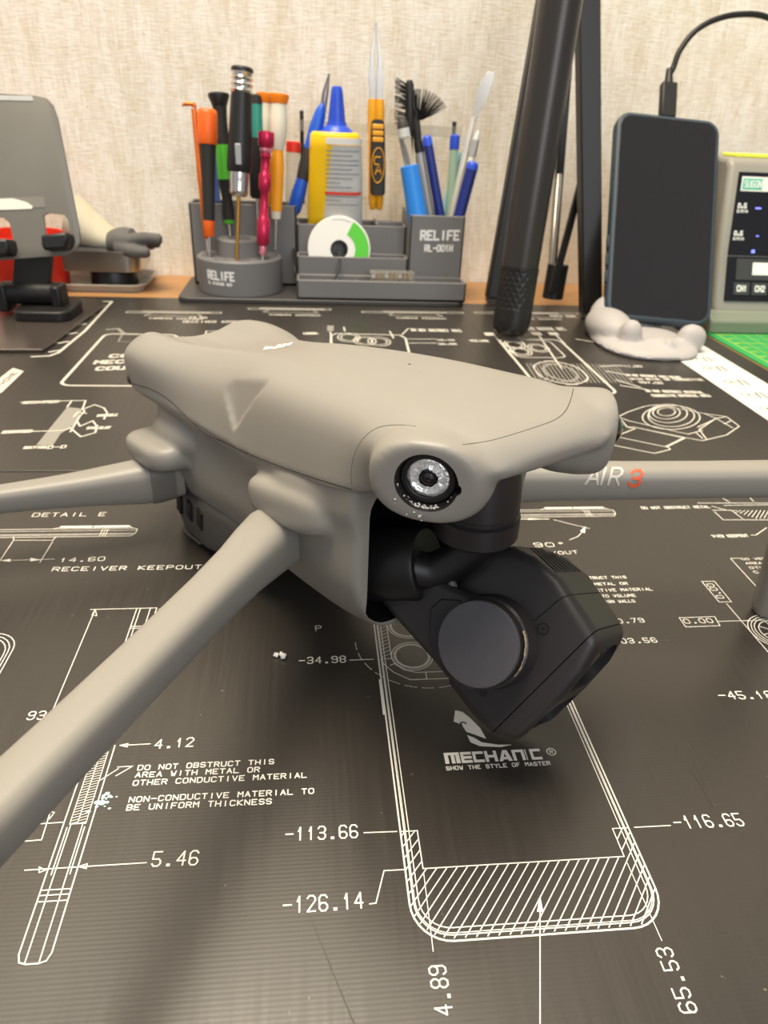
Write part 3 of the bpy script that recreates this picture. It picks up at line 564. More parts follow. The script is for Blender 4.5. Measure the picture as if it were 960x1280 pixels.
# arms
def arm(path, secs, n=3.2):
    loops = []
    for i, p in enumerate(path):
        t_ = (path[min(i+1, len(path)-1)]-path[max(i-1, 0)]).normalized(); u = V(0,0,1).cross(t_).normalized(); v_ = t_.cross(u)
        loops.append(sell(p, u, v_, secs[i][0]/2, secs[i][1]/2, n, 32))
    return B().loft(loops)
FOOT = RL@(G(958, 766)-DO)
leftarm = None
for sg in (-1, 1):
    P0, P1 = V(-57, 30.3*sg, 48.2), V(11.1, 123.8*sg, 54.4); dd = (P1-P0)
    pts = [V(-59.5, 22*sg, 47), V(-58.4, 27.5*sg, 47.3)]+[P0+dd*t_+V(0, 0, k_) for t_, k_ in ((0.03,0),(.10,.3),(.18,.3),(.3,.2),(.5,0),(.7,0),(.9,0),(1.0,0))]
    secs = [(15,15.5),(15.5,16),(15.5,16),(14.3,14.6),(12.6,12.8),(11.4,11.8),(10.8,11.2),(10.6,10.8),(10.8,10.8),(12,11)]
    a_ = obj('front_arm', arm(pts, secs), 'drone_grey', dr, 60)
    if sg == 1: leftarm = a_
    m_ = B().lathe(P1-V(0,0,7), P1+V(0,0,9), [(0,9.5),(1,11),(14,11),(16,10)], 32); obj('motor_mount', m_, 'drone_grey', a_, 40)
    m_ = B().lathe(P1+V(0,0,9.3), P1+V(0,0,21), [(0,10.5),(.5,11.5),(8,11.5),(9.5,10.5),(10,5),(12,5)], 32); obj('motor', m_, 'drone_dark', a_, 40)
    f_ = V(FOOT.x, FOOT.y*sg, 0); u = V(1,0,0); lp_ = []
    for t_, ra, rb in ((0,6.0,7.5),(.35,5.4,6.4),(.7,5.0,5.8),(.93,4.9,5.5),(.985,4.3,4.9),(1,3.2,3.8)):
        lp_.append(sell((P1-V(0,0,5)).lerp(f_, t_), V(.6,.8*sg,0), V(-.8,.6*sg,0), rb, ra, 2.4, 28))
    obj('landing_leg', B().loft(lp_), 'drone_grey', a_, 50)
    R0, R1 = V(-150, 31*sg, 25.5), V(-170, 104*sg, 25); dd = R1-R0
    pts = [R0+V(1.0,-8*sg,0)]+[R0+dd*t_ for t_ in (0, .08, .2, .35, .5, .7, .9, 1)]
    secs = [(14,14),(15,16),(14.5,16),(13.5,14.2),(12,12),(10.6,10.6),(9.6,9.4),(9.6,9.2),(11,9.5)]
    a_ = obj('rear_arm', arm(pts, secs), 'drone_grey', dr, 60)
    obj('motor_mount', B().lathe(R1-V(0,0,6), R1+V(0,0,6), [(0,9.5),(1,10.5),(12,10.5)], 32), 'drone_grey', a_, 40)
    obj('motor', B().lathe(R1+V(0,0,6.2), R1+V(0,0,17), [(0,10.5),(.5,11),(7.5,11),(9,10),(9.2,4.5),(11,4.5)], 32), 'drone_dark', a_, 40)
    obj('arm_root_shade', arm([R0+V(.6,-5*sg,0), R0+V(-.3,1.0*sg,0), R0+V(-.8,3.4*sg,0)], [(15.2,15.2),(15.6,16.6),(15.2,16.4)]), 'drone_shaded', a_, 60)  # added darker collar: paints the shade on the arm's rounded root end
# bvh helpers: put a thin line or a decal on a shell
def bvh(o): return BVHTree.FromPolygons([tuple(v2.co/S) for v2 in o.data.vertices], [tuple(p.vertices) for p in o.data.polygons])
def on_shell(tree, px, py):
    o, d = dray(px, py); h = tree.ray_cast(o, d.normalized()); return h[0], h[1]
tU, tA, tL = bvh(upper), bvh(leftarm), bvh(lower)
def skin_line(tree, pxs, r, n=6):
    c = cr([(p[0], p[1], 0) for p in pxs], n); out = []
    for p in c:
        h, nn = on_shell(tree, p.x, p.y)
        if h is not None: out.append(h-nn*(r*.72) if nn.dot(RL@_fw) < 0 else h+nn*(r*.72))
    return B().tube(out, r, 6)
obj('seam', skin_line(tU, [(718,468),(716,490),(708,512),(693,525),(660,537),(620,549),(600,553),(578,556)], .17), 'seam_dark', upper, 180)
obj('seam', skin_line(tU, [(440,606),(439,590),(443,568),(455,547),(474,534),(500,531),(520,533)], .17), 'seam_dark', upper, 180)
def side_seam(r):
    out = []
    for p in cr([(150,468,0),(162,478,0),(190,487,0),(215,503,0),(250,537,0),(280,553,0),(330,575,0),(370,590,0),(410,603,0),(440,612,0)], 8):
        hs = [h for h in (on_shell(tU, p.x, p.y), on_shell(tL, p.x, p.y)) if h[0] is not None]
        if hs: o_, _d = dray(p.x, p.y); h = min(hs, key=lambda q: (q[0]-o_).length); nn = h[1] if h[1].dot(RL@_fw) < 0 else -h[1]; out.append(h[0]-nn*(r*.5))
    return B().tube(out, r, 6)
obj('seam', side_seam(.22), 'seam_dark', upper, 180)
def skin_poly(tree, polys, off=.11):
    bq = B()
    for pg in polys:
        vs_ = []
        for p in pg:
            h, nn = on_shell(tree, *p)
            if h is None: break
            vs_.append(h+(nn if nn.dot(RL@_fw) < 0 else -nn)*(off+.0025*(len(bq.f) % 40)))
        else: bq.add(vs_, [tuple(range(len(vs_)))])
    return bq
def px_text(s_, x0, y0, h, adv, wd, shear, slope=0.0):
    quads = []
    for i, ch in enumerate(s_):
        for st in filter(None, GL[ch].split('|')):
            pp = [(x0+i*adv[i][0]*0+adv[i][0]+int(t[0])*adv[i][1]/4+shear*int(t[1])*h/6, y0-int(t[1])*h/6+slope*(adv[i][0]+int(t[0])*adv[i][1]/4)) for t in st.split()]
            for a, c_ in zip(pp, pp[1:]):
                dx, dy = c_[0]-a[0], c_[1]-a[1]; L = math.hypot(dx, dy); ex, ey = dx/L*wd*.35, dy/L*wd*.35; nx, ny = -dy/L*wd/2, dx/L*wd/2
                for k in range(7):
                    f0, f1 = k/7, (k+1)/7; A0 = (a[0]-ex+(dx+2*ex)*f0, a[1]-ey+(dy+2*ey)*f0); A1 = (a[0]-ex+(dx+2*ex)*f1, a[1]-ey+(dy+2*ey)*f1)
                    quads.append([(A0[0]-nx, A0[1]-ny), (A1[0]-nx, A1[1]-ny), (A1[0]+nx, A1[1]+ny), (A0[0]+nx, A0[1]+ny)])
    return quads
obj('lettering', skin_poly(tA, px_text('AIR', 732, 605, 20, [(0,15),(17,4),(28,13)], 3.0, .30, .02)), 'print_silver', leftarm, 0)
obj('lettering', skin_poly(tA, px_text('3', 785, 607, 19, [(0,13)], 3.2, .30, .02)), 'print_orange', leftarm, 0)
lg = [[(329,438),(340,436),(342,433),(335,434.5),(336,433),(331,434)], [(340,437),(346,436),(352,430.5),(348,431)], [(347,435.5),(354,434.5),(360,430),(355,430)], [(356,433),(362,432),(367,428.5),(362,429)]]
obj('logo', skin_poly(tU, lg, .12), 'logo_white', upper, 0)
h, nn = on_shell(tU, 512, 455.5); obj('pinhole', B().ellipsoid(h, (.45,.45,.15), None, 10, 6), 'seam_dark', upper, 180)
h, nn = on_shell(tU, 162, 474)
if h is not None: obj('screw_hole', B().ellipsoid(h, (1.5,.9,1.9), None, 12, 8), 'seam_dark', upper, 180)
h, nn = on_shell(tL, 178, 512)
if h is not None: rb_ = obj('rear_sensor', B().ellipsoid(h+V(-1.5,.6,.5), (4.5,2.8,4.2), None, 20, 12), 'drone_grey', lower, 180)
# sensor eyes
for sg in (-1, 1):
    a = V(POD_A.x, POD_A.y*-sg, POD_A.z); c = V(POD_C.x, POD_C.y*-sg, POD_C.z)-a*(2.2 if sg == -1 else .6)
    e = obj('vision_sensor', B().ring(c-a*.9, c+a*(1.2 if sg == -1 else 2.4), 5.55, 4.25, 40), 'lens_ring', dr, 40, .3)
    obj('lens_seat', B().cyl(c-a*.9, c-a*.1, 5.3, None, 32), 'lens_ring', e)
    if sg == -1:
        u, v_, _ = frame(a); bq = B(); rings = []; N = 40
        for i, r in enumerate((4.3, 3.7, 3.1, 2.5, 1.9)):
            rings.append([c+a*(.55+.35*math.sin(i*1.9)+random.uniform(-.16,.16))+(u*math.cos(2*math.pi*k/N)+v_*math.sin(2*math.pi*k/N))*(r+random.uniform(-.12,.12)) for k in range(N)])
        bq.loft(rings, caps=False); obj('broken_glass', bq, 'foil', e, 12, sub=False)
        obj('inner_lens', B().lathe(c-a*.1, c+a*2, [(0,2.0),(.5,1.95),(.75,1.6),(.6,1.2),(.7,.9),(1.0,.5),(1.05,.0)], 28), 'lens_glass', e, 40)
        bq = B()
        for k in range(70):
            an = random.gauss(math.radians(-95), .5); rr = random.gauss(6.4, .8)
            u2 = V(0,0,1).cross(a).normalized(); p = c+a*2.0+(u2*math.cos(an)+a.cross(u2)*math.sin(an))*rr; hh = tU.find_nearest(p)
            if hh[0] is None: continue
            r = random.uniform(.08, .28); bq.ellipsoid(hh[0], (r, r, r*.6), None, 5, 4)
        obj('glass_dust', bq, 'dust_white', e, 0)['kind'] = 'stuff'
    else:
        obj('inner_lens', B().lathe(c-a*.1, c+a*3, [(0,4.2),(2.4,4.15),(3.6,3.6),(4.6,2.4),(5.1,0)], 28), 'lens_glass', e, 60)

# ---------------------------------------------------------------- gimbal (built in world millimetres)
def gpart(name, b, m, parent=None, **k):
    b.v = [RL@(p-DO) for p in b.v]; return obj(name, b, m, parent or dr, **k)
YC = dpl(598, 628, 1, 0); YC = V(YC.x, 0, YC.z)     # yaw motor axis
ym = B().lathe(YC+V(0,0,14), YC-V(0,0,8), [(0,8.5),(9,9.6),(14.5,9.9),(15.0,9.3),(16.0,9.3),(16.4,10.3),(21.5,10.3),(22.3,9.6)], 48); yaw = obj('yaw_motor', ym, 'gimbal_black', dr, 40)
e3 = -_ray(597, 805).normalized(); e1 = (_rt-e3*_rt.dot(e3)).normalized(); e2 = e3.cross(e1)
PD_ = DP(597, 805, 165); tau, phi = math.radians(23), math.radians(12)
gn = (e3*math.cos(tau)-(e1*math.cos(phi)+e2*math.sin(phi))*math.sin(tau)).normalized(); gx = (e1-gn*e1.dot(gn)).normalized(); gy = gn.cross(gx)
def g2(px, py, d=0.0):
    r_ = _ray(px, py); q = PD_+gn*d; t_ = (q-CAM).dot(gn)/r_.dot(gn); p = CAM+r_*t_-q; return (p.dot(gx), p.dot(gy))
def G2(pts, d=0.0): return [g2(*p, d) for p in pts]
dN, T_ = -9.5, 31.0
body = G2([(560,740),(576,704),(603,684),(640,682),(668,694),(700,722),(742,786),(752,801),(728,842),(694,880),(641,931),(612,923),(585,893),(556,855),(550,800)], dN)
head = gpart('camera_head', B().prism(body, PD_, gx, gy, dN-T_, dN), 'gimbal_black', None, smooth=40, bevel=3.6, segs=5); bake(head, 40)
def bisect(o, p, nrm, keep):
    bm_ = bmesh.new(); bm_.from_mesh(o.data)
    r_ = bmesh.ops.bisect_plane(bm_, geom=bm_.verts[:]+bm_.edges[:]+bm_.faces[:], plane_co=p*S, plane_no=nrm, clear_outer=(keep < 0), clear_inner=(keep > 0))
    ed = [g for g in r_['geom_cut'] if isinstance(g, bmesh.types.BMEdge)]; bmesh.ops.holes_fill(bm_, edges=ed, sides=0)
    bm_.to_mesh(o.data); bm_.free(); shade(o.data, 40)
bezel = head.copy(); bezel.data = head.data.copy(); bezel.name = 'front_bezel'; COL.objects.link(bezel); bezel.parent = head
mid = [g2(742, 790, dN), g2(610, 921, dN)]; sd = V(mid[1][0]-mid[0][0], mid[1][1]-mid[0][1], 0).normalized()
SD = gx*sd.x+gy*sd.y; FN = gn.cross(SD); 
if FN.dot(gx) < 0: FN = -FN
cm = PD_+gx*((mid[0][0]+mid[1][0])/2)+gy*((mid[0][1]+mid[1][1])/2)+gn*(dN-T_/2)
cpl = RL@(cm-DO); FL = RL@FN
bisect(head, cpl-FL*.12, FL, -1); bisect(bezel, cpl+FL*.12, FL, 1)
for k in (-1, 1):
    cc = cm+SD*(8.6*k)+FN*8.0
    bc = B().prism(rrect(13, 23, 4.5, 5), cc, SD, gn, -5.2, 5.2); bc.v = [RL@(p-DO) for p in bc.v]
    boolean(bezel, bc, 'gimbal_black', smooth=40)
    gpart('lens', B().lathe(cm+SD*(8.6*k)+FN*1.0, cm+SD*(8.6*k)+FN*3, [(0,6),(1.6,6),(1.9,5.4),(1.5,4.6),(2.2,2.5),(2.4,0)], 32), 'lens_glass', bezel, smooth=40)
# cooling slots on the top face of the head
def on_plane(px, py, p0, nrm): r_ = _ray(px, py); return CAM+r_*((p0-CAM).dot(nrm)/r_.dot(nrm))
tH = bvh(head)
for k in range(7):
    f = k/6; a0 = (664+f*24, 685.5+f*1.0); a1 = (696.5+f*28, 716-f*1.5); pts = []
    for j in range(7):
        h, nn = on_shell(tH, a0[0]+(a1[0]-a0[0])*j/6, a0[1]+(a1[1]-a0[1])*j/6)
        if h is not None: pts.append(h)
    if len(pts) > 2: obj('cooling_slot', B().tube(pts, .30, 6), 'black_inside', head, 180)
def head_line(pxs, r=.16):
    c = cr([(p[0], p[1], 0) for p in pxs], 8); pts = [on_shell(tH, p.x, p.y)[0] for p in c]; pts = [p for p in pts if p is not None]
    return obj('seam', B().tube(pts, r, 6), 'black_inside', head, 180) if len(pts) > 2 else None
head_line([(668,776),(680,766),(700,749),(712,744),(735,741.5),(750,740.5)])
for px, py, r in ((679, 786, 1.5), (604, 866, .9)):
    h, nn = on_shell(tH, px, py)
    if h is not None:
        if nn.dot(RL@_fw) > 0: nn = -nn
        s0 = obj('screw', B().ring(h-nn*.4, h+nn*.14, r, r*.72, 24), 'black_inside', head, 40); obj('screw_core', B().cyl(h-nn*.4, h+nn*.05, r*.35, None, 6), 'black_inside', s0, 0)
# pitch motor: housing, cap, and the link that carries it
gpart('pitch_motor', B().lathe(PD_+gn*-12, PD_, [(0,11.4),(4.5,11.4),(5.2,10.9),(8.2,10.9),(8.6,10.3),(11.4,10.2)], 56), 'gimbal_black', yaw, smooth=40)
gpart('motor_cap', B().lathe(PD_+gn*-.9, PD_+gn*.5, [(0,10.1),(.9,10.1),(1.3,9.9),(1.4,9.4)], 56), 'gimbal_cap', yaw, smooth=40)
bq = B(); 
for k in range(14):
    a0, a1 = math.radians(-42+k*4.2), math.radians(-42+(k+1)*4.2)
    qd = [PD_+gn*d+(gx*math.cos(a)+gy*math.sin(a))*(10.75+random.uniform(-.05,.12)) for a, d in ((a0,-1.4-random.random()*.5),(a1,-1.4-random.random()*.5),(a1,-3.2+random.random()*.8),(a0,-3.2+random.random()*.8))]; bq.add(qd, [(0,1,2,3)])
gpart('bare_metal', bq, 'brass_worn', yaw, smooth=0)
link = G2([(474,752),(474,735),(487,700),(497,688),(520,702),(548,726),(585,742),(620,752),(655,790),(650,840),(620,862),(585,862),(556,846),(546,832)], -4)
gpart('gimbal_link', B().prism(link, PD_, gx, gy, -11.0, -3.6), 'gimbal_black', yaw, smooth=40, bevel=1.6, segs=3)
gpart('link_cover', B().prism(G2([(538,760),(552,748),(578,750),(570,775),(556,800),(556,828),(546,826),(536,800)], -3.6), PD_, gx, gy, -6, -3.3), 'gimbal_black', yaw, smooth=40, bevel=.4)
rq = DP(512, 705, 178); gpart('roll_motor', B().lathe(rq-gx*13+gn*-4, rq+gx*6+gn*-4, [(0,9),(.6,9.6),(15,9.6),(16,9)], 36), 'black_satin', yaw, smooth=40)
p0 = DO+RL.transposed()@(YC-V(0,0,6)); gpart('yaw_bracket', B().tube(cr([p0+V(0,0,2), p0-V(0,0,6), p0.lerp(rq, .55)-V(0,0,7), rq-V(0,0,1)], 6), 5.0, 10), 'black_satin', yaw, smooth=60)
fl = DP(585, 700, 168); gpart('flat_cable', B().tube(cr([p0-V(0,0,3), fl+V(2,4,1), DP(560, 700, 176), DP(566, 735, 176)], 6), 1.3, 8), 'drone_dark', yaw, smooth=60)
# plastic chips on the mat
bq = B()
for o_, s_ in ((V(-1.2,0,.7), 1.0), (V(.4,.5,.6), .8), (V(1.4,-.4,.9), 1.1)):
    for k in range(2): bq.box(G(350, 822)+o_+V(random.uniform(-.4,.4),random.uniform(-.4,.4),0), (1.5*s_, .7*s_, 1.0*s_), M=Matrix.Rotation(random.uniform(0,3), 3, (random.random(), random.random(), 1)))
zmin = min(p.z for p in bq.v)
for p in bq.v: p.z -= zmin
tag(obj('plastic_chip', bq, 'crystal', None, 0), 'tiny clear broken plastic chip lying on the mat beside the front arm', 'debris')
# ---------------------------------------------------------------- organiser at the back
mat('org_grey', '737170', 0.5, bump=0.05, bscale=1500); mat('org_dark', '403E3D', 0.4); mat('white_print', 'E9E7E4', 0.5)
mat('steel', 'B9B4AC', 0.28, metal=0.95); mat('chrome', 'DAD6CF', 0.15, metal=1.0); mat('gold', 'B98A3C', 0.3, metal=0.9); mat('black_plastic', '1D1C1C', 0.42); mat('black_soft', '262524', 0.65)
mat('orange', 'F2681C', 0.4); mat('copper_orange', 'E2732B', 0.25, metal=0.5); mat('green', '58C336', 0.4); mat('teal', '2B8C7C', 0.4); mat('yellow_orange', 'F5A21B', 0.4); mat('cap_orange', 'FF8A12', 0.4); mat('ivory', 'E6E0CC', 0.4)
mat('magenta', 'C1284F', 0.25, metal=0.45); mat('magenta_light', 'E58A9B', 0.25, metal=0.5); mat('clear_plastic', 'EDEBE4', 0.12, trans=0.85, ior=1.2); mat('red', 'E0321E', 0.4); mat('blue', '1E57C6', 0.35); mat('blue_light', '2E86E0', 0.4); mat('navy', '1E2C78', 0.35); mat('cap_blue', '2A4FC8', 0.35)
mat('tube_yellow', 'F0C419', 0.35); mat('label_grey', 'C9C9C6', 0.45, var=0.12, vscale=300); mat('label_white', 'ECEAE3', 0.45); mat('red_print', 'E0452B', 0.5); mat('tool_yellow', 'F0A91A', 0.4); mat('rubber_dark', '34312E', 0.6)
mat('reel_white', 'F1EEE6', 0.4); mat('reel_green', '5CCB3A', 0.45); mat('pale_green', '9DB8A0', 0.4); mat('cyan', '8FC6D6', 0.35); mat('film_blue', '5A72B8', 0.25); mat('pearl', 'DEDBD4', 0.22, metal=0.4); mat('bristle', '121111', 0.7); mat('silver_plastic', 'AFAFAF', 0.35, metal=0.3)
og = thing('desk_organiser', 'grey plastic repair tool organiser with round holder, pen box and front tray', 'organiser', (12, 640, 0))
OG = lambda n, b_, m='org_grey', **k: wpart(n, b_, m, og, **k)
OG('base_plate', B().prism(rrect(253, 94, 9, 5, 11.5, 687), (0,0,0), V(1,0,0), V(0,1,0), 0, 4), 'org_dark', bevel=.8)
ft = B()
for x in (-105, 128): ft.cyl((x, 725, -2), (x, 725, .2), 5)
for x in (-105, 128): OG('foot', B().cyl((x, 725, -2), (x, 725, .2), 5), 'black_soft')
def open_box(x0, x1, y0, y1, z0, z1, t=2.2, fl=3, zb=None):
    zb = z1 if zb is None else zb; b_ = B()
    b_.bb(x0, x1, y0, y1, z0, z0+fl); b_.bb(x0, x1, y0, y0+t, z0, z1); b_.bb(x0, x1, y1-t, y1, z0, zb); b_.bb(x0, x0+t, y0, y1, z0, z1); b_.bb(x1-t, x1, y0, y1, z0, z1); return b_
OG('rear_box', open_box(-107, -12, 696, 730, 4, 74), bevel=.6)
OG('front_tray', open_box(-12, 138, 641, 668, 4, 21, 2.4), bevel=.9)
OG('middle_bin', open_box(-12, 88, 668, 690, 4, 36), bevel=.6)
OG('tall_bin', open_box(-12, 88, 690, 730, 4, 60), bevel=.6)
OG('bin_divider', B().bb(60, 62, 692, 728, 8, 62).bb(62, 86, 706, 708, 8, 62), bevel=.4)
OG('pen_box', open_box(88, 137, 666, 730, 4, 73), bevel=.7)
OG('tray_divider', B().bb(40, 42, 643, 666, 7, 17), bevel=.3); OG('tray_divider', B().bb(88, 90, 643, 666, 7, 17), bevel=.3)
HC = V(-63, 680, 0); HR = 37.5
holder = OG('screwdriver_holder', B().lathe(HC+V(0,0,4), HC+V(0,0,60), [(0,HR-.6),(.8,HR),(28.5,HR),(30,HR-1.2),(30,20.5),(43,19.5),(44,18.3),(44,10),(41,9.5),(41,.1)], 64))
for k in range(9):
    a = math.radians(200+k*40); c = HC+V(28.5*math.cos(a), 28.5*math.sin(a), 34)
    b_ = B().ring(c-V(0,0,.3), c+V(0,0,.45), 6.2, 5.2, 24); b_.v = [p-Vector(og.location)/S for p in b_.v]; obj('cup_rim', b_, 'org_grey', holder, 40)
def cyl_text(s_, a0, a1, z0, h, wd, r):
    b_ = B(); txt(b_, s_, (0, 0), (1, 0), 1, .1); b2 = B(); L = (a1-a0)*r; txt(b2, s_, (0, 0), (L, 0), h, wd, 0)
    for i, p in enumerate(b2.v): a = a0+p.x/r; p.xyz = (HC.x+(r+.12+.003*(i//4 % 30))*math.cos(a), HC.y+(r+.12+.003*(i//4 % 30))*math.sin(a), z0+p.y)
    b2.v = [p-Vector(og.location)/S for p in b2.v]; return b2
obj('lettering', cyl_text('RELIFE', math.radians(-133), math.radians(-94), 18.5, 6.4, 1.7, HR), 'white_print', holder, 0)
obj('lettering', cyl_text('RL STORAGE BOX', math.radians(-133), math.radians(-97), 14, 2.0, .6, HR), 'white_print', holder, 0)
def wall_text(s_, p0, p1, h, wd, Y, z=0):
    b_ = B(); a, c = W(*p0, Y), W(*p1, Y); txt(b_, s_, (0, 0), ((c-a).length, 0), h, wd, 0)
    d = (c-a).normalized()
    for i, p in enumerate(b_.v): p.xyz = a+d*p.x+V(0, -.15-.003*(i//4 % 30), p.y)
    return b_
OG('lettering', wall_text('RELIFE', (526, 299.5), (573, 299.5), 7.2, 1.9, 666), 'white_print', smooth=0)
OG('lettering', wall_text('RL-001H', (531, 314), (565, 314), 5.2, 1.3, 666), 'white_print', smooth=0)
# ---------------------------------------------------------------- tools standing in it
def zc_of(p): return (p-CAM).dot(_fw)
def tool(name, label, cat, pb, pt, Yb, Yt, parts, group=None, n=20):
    P0, P1 = W(*pb, Yb), W(*pt, Yt); L = (P1-P0).length; d = (P1-P0)/L; t = thing(name, label, cat, P0, 0, group); out = []
    for nm, m_, prof in parts:
        pr_ = []
        for py, hw in prof:
            f = (pb[1]-py)/(pb[1]-pt[1]); q = P0.lerp(P1, f); pr_.append((f*L, hw*zc_of(q)/F_PX))
        pr_.sort(key=lambda q: q[0]) if pr_[0][0] > pr_[-1][0] else None
        out.append(wpart(nm, B().lathe(P0, P1, pr_, n), m_, t, smooth=50))
    t['_d'] = 0; del t['_d']; return t, P0, P1, out
t, P0, P1, _ = tool('pry_tool', 'thin copper orange pry tool with a hooked tip', 'tool', (260, 316), (242, 133), 668, 690, [('shaft', 'steel', [(316,2.2),(298,2.2)]), ('handle', 'copper_orange', [(298,2.2),(295,3.8),(225,4),(222,4.6),(215,4),(212,4.6),(205,4),(150,3.6),(136,3.4)])])
wpart('hook', B().tube(cr([P1-V(0,0,1), P1+V(0,0,1.5), P1+V(-6,0,1.5), P1+V(-9.5,0,0)], 4), [1.9]*6+[1.6]*4+[.8]*3, 8), 'copper_orange', t, smooth=60)
tool('screwdriver', 'black screwdriver with orange cap and orange collar', 'screwdriver', (262, 326), (259, 136), 662, 676, [('shaft', 'steel', [(326,1.9),(292,1.9)]), ('collar', 'orange', [(294,5),(292,6.2),(273,7)]), ('handle', 'black_soft', [(273,7),(230,8),(200,9),(177,10.5)]), ('cap', 'orange', [(178,11),(172,12.5),(142,12.5),(138,11.5),(136,9)])], 'screwdrivers in the round holder')
tool('screwdriver', 'black screwdriver with bright green grip band and flared black cap', 'screwdriver', (288, 300), (273, 116), 690, 702, [('shaft', 'steel', [(300,1.9),(276,1.9)]), ('ring', 'green', [(279,4.5),(277,6.5),(273,6.5)]), ('handle', 'black_soft', [(273,7),(265,7.5),(245,6.5),(221,9.5)]), ('grip', 'green', [(221,9.5),(200,9.3),(178,9.3)]), ('neck', 'black_soft', [(178,9),(150,8),(132,9)]), ('cap', 'black_plastic', [(132,9),(120,13.5),(117,13),(116,11)])], 'screwdrivers in the round holder')
t, P0, P1, _ = tool('screwdriver', 'thick black screwdriver with chrome rings and golden shaft', 'screwdriver', (296, 326), (303, 83), 650, 668, [('shaft', 'gold', [(326,2.2),(240,2.4)]), ('collar', 'chrome', [(241,8),(238,11),(232,11.5),(230,11),(220,12),(210,12)]), ('handle', 'black_plastic', [(210,14),(206,15.5),(190,15.5),(180,15),(120,13.5),(114,13)]), ('ring', 'chrome', [(114,12.5),(111,14.3),(109,13),(106,13),(104,14.3),(102,12.6),(99,12.6),(97,14.3),(95,12.6),(90,13.6)]), ('cap', 'black_plastic', [(90,13.8),(86,14.2),(84,12.5),(83,7)])], 'screwdrivers in the round holder')
for dx, col in ((-2, 'silver_plastic'),):
    q = W(301+dx, 192, 653); wpart('window', B().box((q.x, q.y-7.2, q.z), (4.6, 5, 15)), col, t, bevel=.4)
tool('screwdriver', 'dark screwdriver with teal band behind the chrome ringed one', 'screwdriver', (322, 296), (320, 118), 692, 704, [('shaft', 'steel', [(296,1.9),(243,1.9)]), ('handle', 'black_soft', [(246,6),(242,9),(190,10),(170,9.5)]), ('band', 'teal', [(170,9.5),(130,8.5)]), ('cap', 'black_soft', [(130,8.5),(120,8),(118,5)])], 'screwdrivers in the round holder')
for nm, x0, x1, dy, Y in (('yellow and ivory screwdriver with orange cap beside the magenta one', 344, 349, 0, 676), ('yellow and ivory screwdriver with orange cap, half hidden at the back', 330, 333, -1, 698)):
    tool('screwdriver', nm, 'screwdriver', (x0, 312+dy), (x1, 117+dy), Y, Y+10, [('shaft', 'steel', [(312+dy,1.9),(268+dy,1.9)]), ('tip', 'ivory', [(271+dy,5.5),(261+dy,6.5)]), ('handle', 'yellow_orange', [(261+dy,6.8),(230+dy,8),(205+dy,8.3),(182+dy,6.5)]), ('grip', 'ivory', [(184+dy,7),(176+dy,9),(160+dy,11),(145+dy,11),(128+dy,9.5)]), ('cap', 'cap_orange', [(129+dy,10),(121+dy,12.5),(118+dy,12.5),(117+dy,10)])], 'screwdrivers in the round holder')
tool('screwdriver', 'slim magenta metal precision screwdriver', 'screwdriver', (328, 330), (333, 164), 655, 668, [('shaft', 'steel', [(330,2.4),(316,2.4)]), ('nose', 'magenta_light', [(318,3.5),(315,4.8),(312,4),(309,5),(306,4)]), ('handle', 'magenta', [(306,5),(302,7.8),(272,8),(270,6),(250,4.8),(238,5),(234,7.6),(216,7.8),(214,5.6),(196,5.6),(194,7),(190,6)]), ('ring', 'magenta_light', [(190,6),(187,8),(184,7)]), ('cap', 'magenta', [(184,7),(181,10),(168,10.3),(165,9.5),(164,6)])], 'screwdrivers in the round holder')
tool('plastic_tube', 'clear plastic tube with red cap behind the yellow screwdrivers', 'tube', (362, 290), (367, 177), 706, 712, [('body', 'clear_plastic', [(290,6),(190,8)]), ('cap', 'red', [(190,9),(178,9.3),(177,8)])])
b_ = B().prism([(-9,0),(9,0),(8,62),(3,68),(-9,60)], W(263, 252, 712), V(1,0,0), V(0,0,1), -1, 1); tag(obj('plastic_film', b_, 'film_blue', None, 0, .4), 'blue plastic strip standing behind the orange capped screwdriver', 'strip')
# knife like blue cutter with thin metal jaws
t, P0, P1, _ = tool('cutter', 'blue and black handled cutter with thin metal jaws', 'cutter', (366, 268), (404, 128), 706, 712, [('handle', 'blue', [(268,5),(262,8.5),(240,9),(222,7.5)]), ('grip', 'rubber_dark', [(222,8),(200,9.2),(185,8.6)]), ('upper_handle', 'blue', [(185,8.6),(160,9),(140,7),(132,4),(128,2)])])
q0, q1 = W(401, 140, 711), W(411, 92, 713)
wpart('jaw', B().tube([q0, q0.lerp(q1, .5)+V(-1.2,0,0), q1], [1.6,1.3,.5], 8), 'steel', t); wpart('jaw', B().tube([q0+V(3,0,0), q0.lerp(q1, .5)+V(2.2,0,0), q1+V(.6,0,0)], [1.6,1.3,.5], 8), 'steel', t)
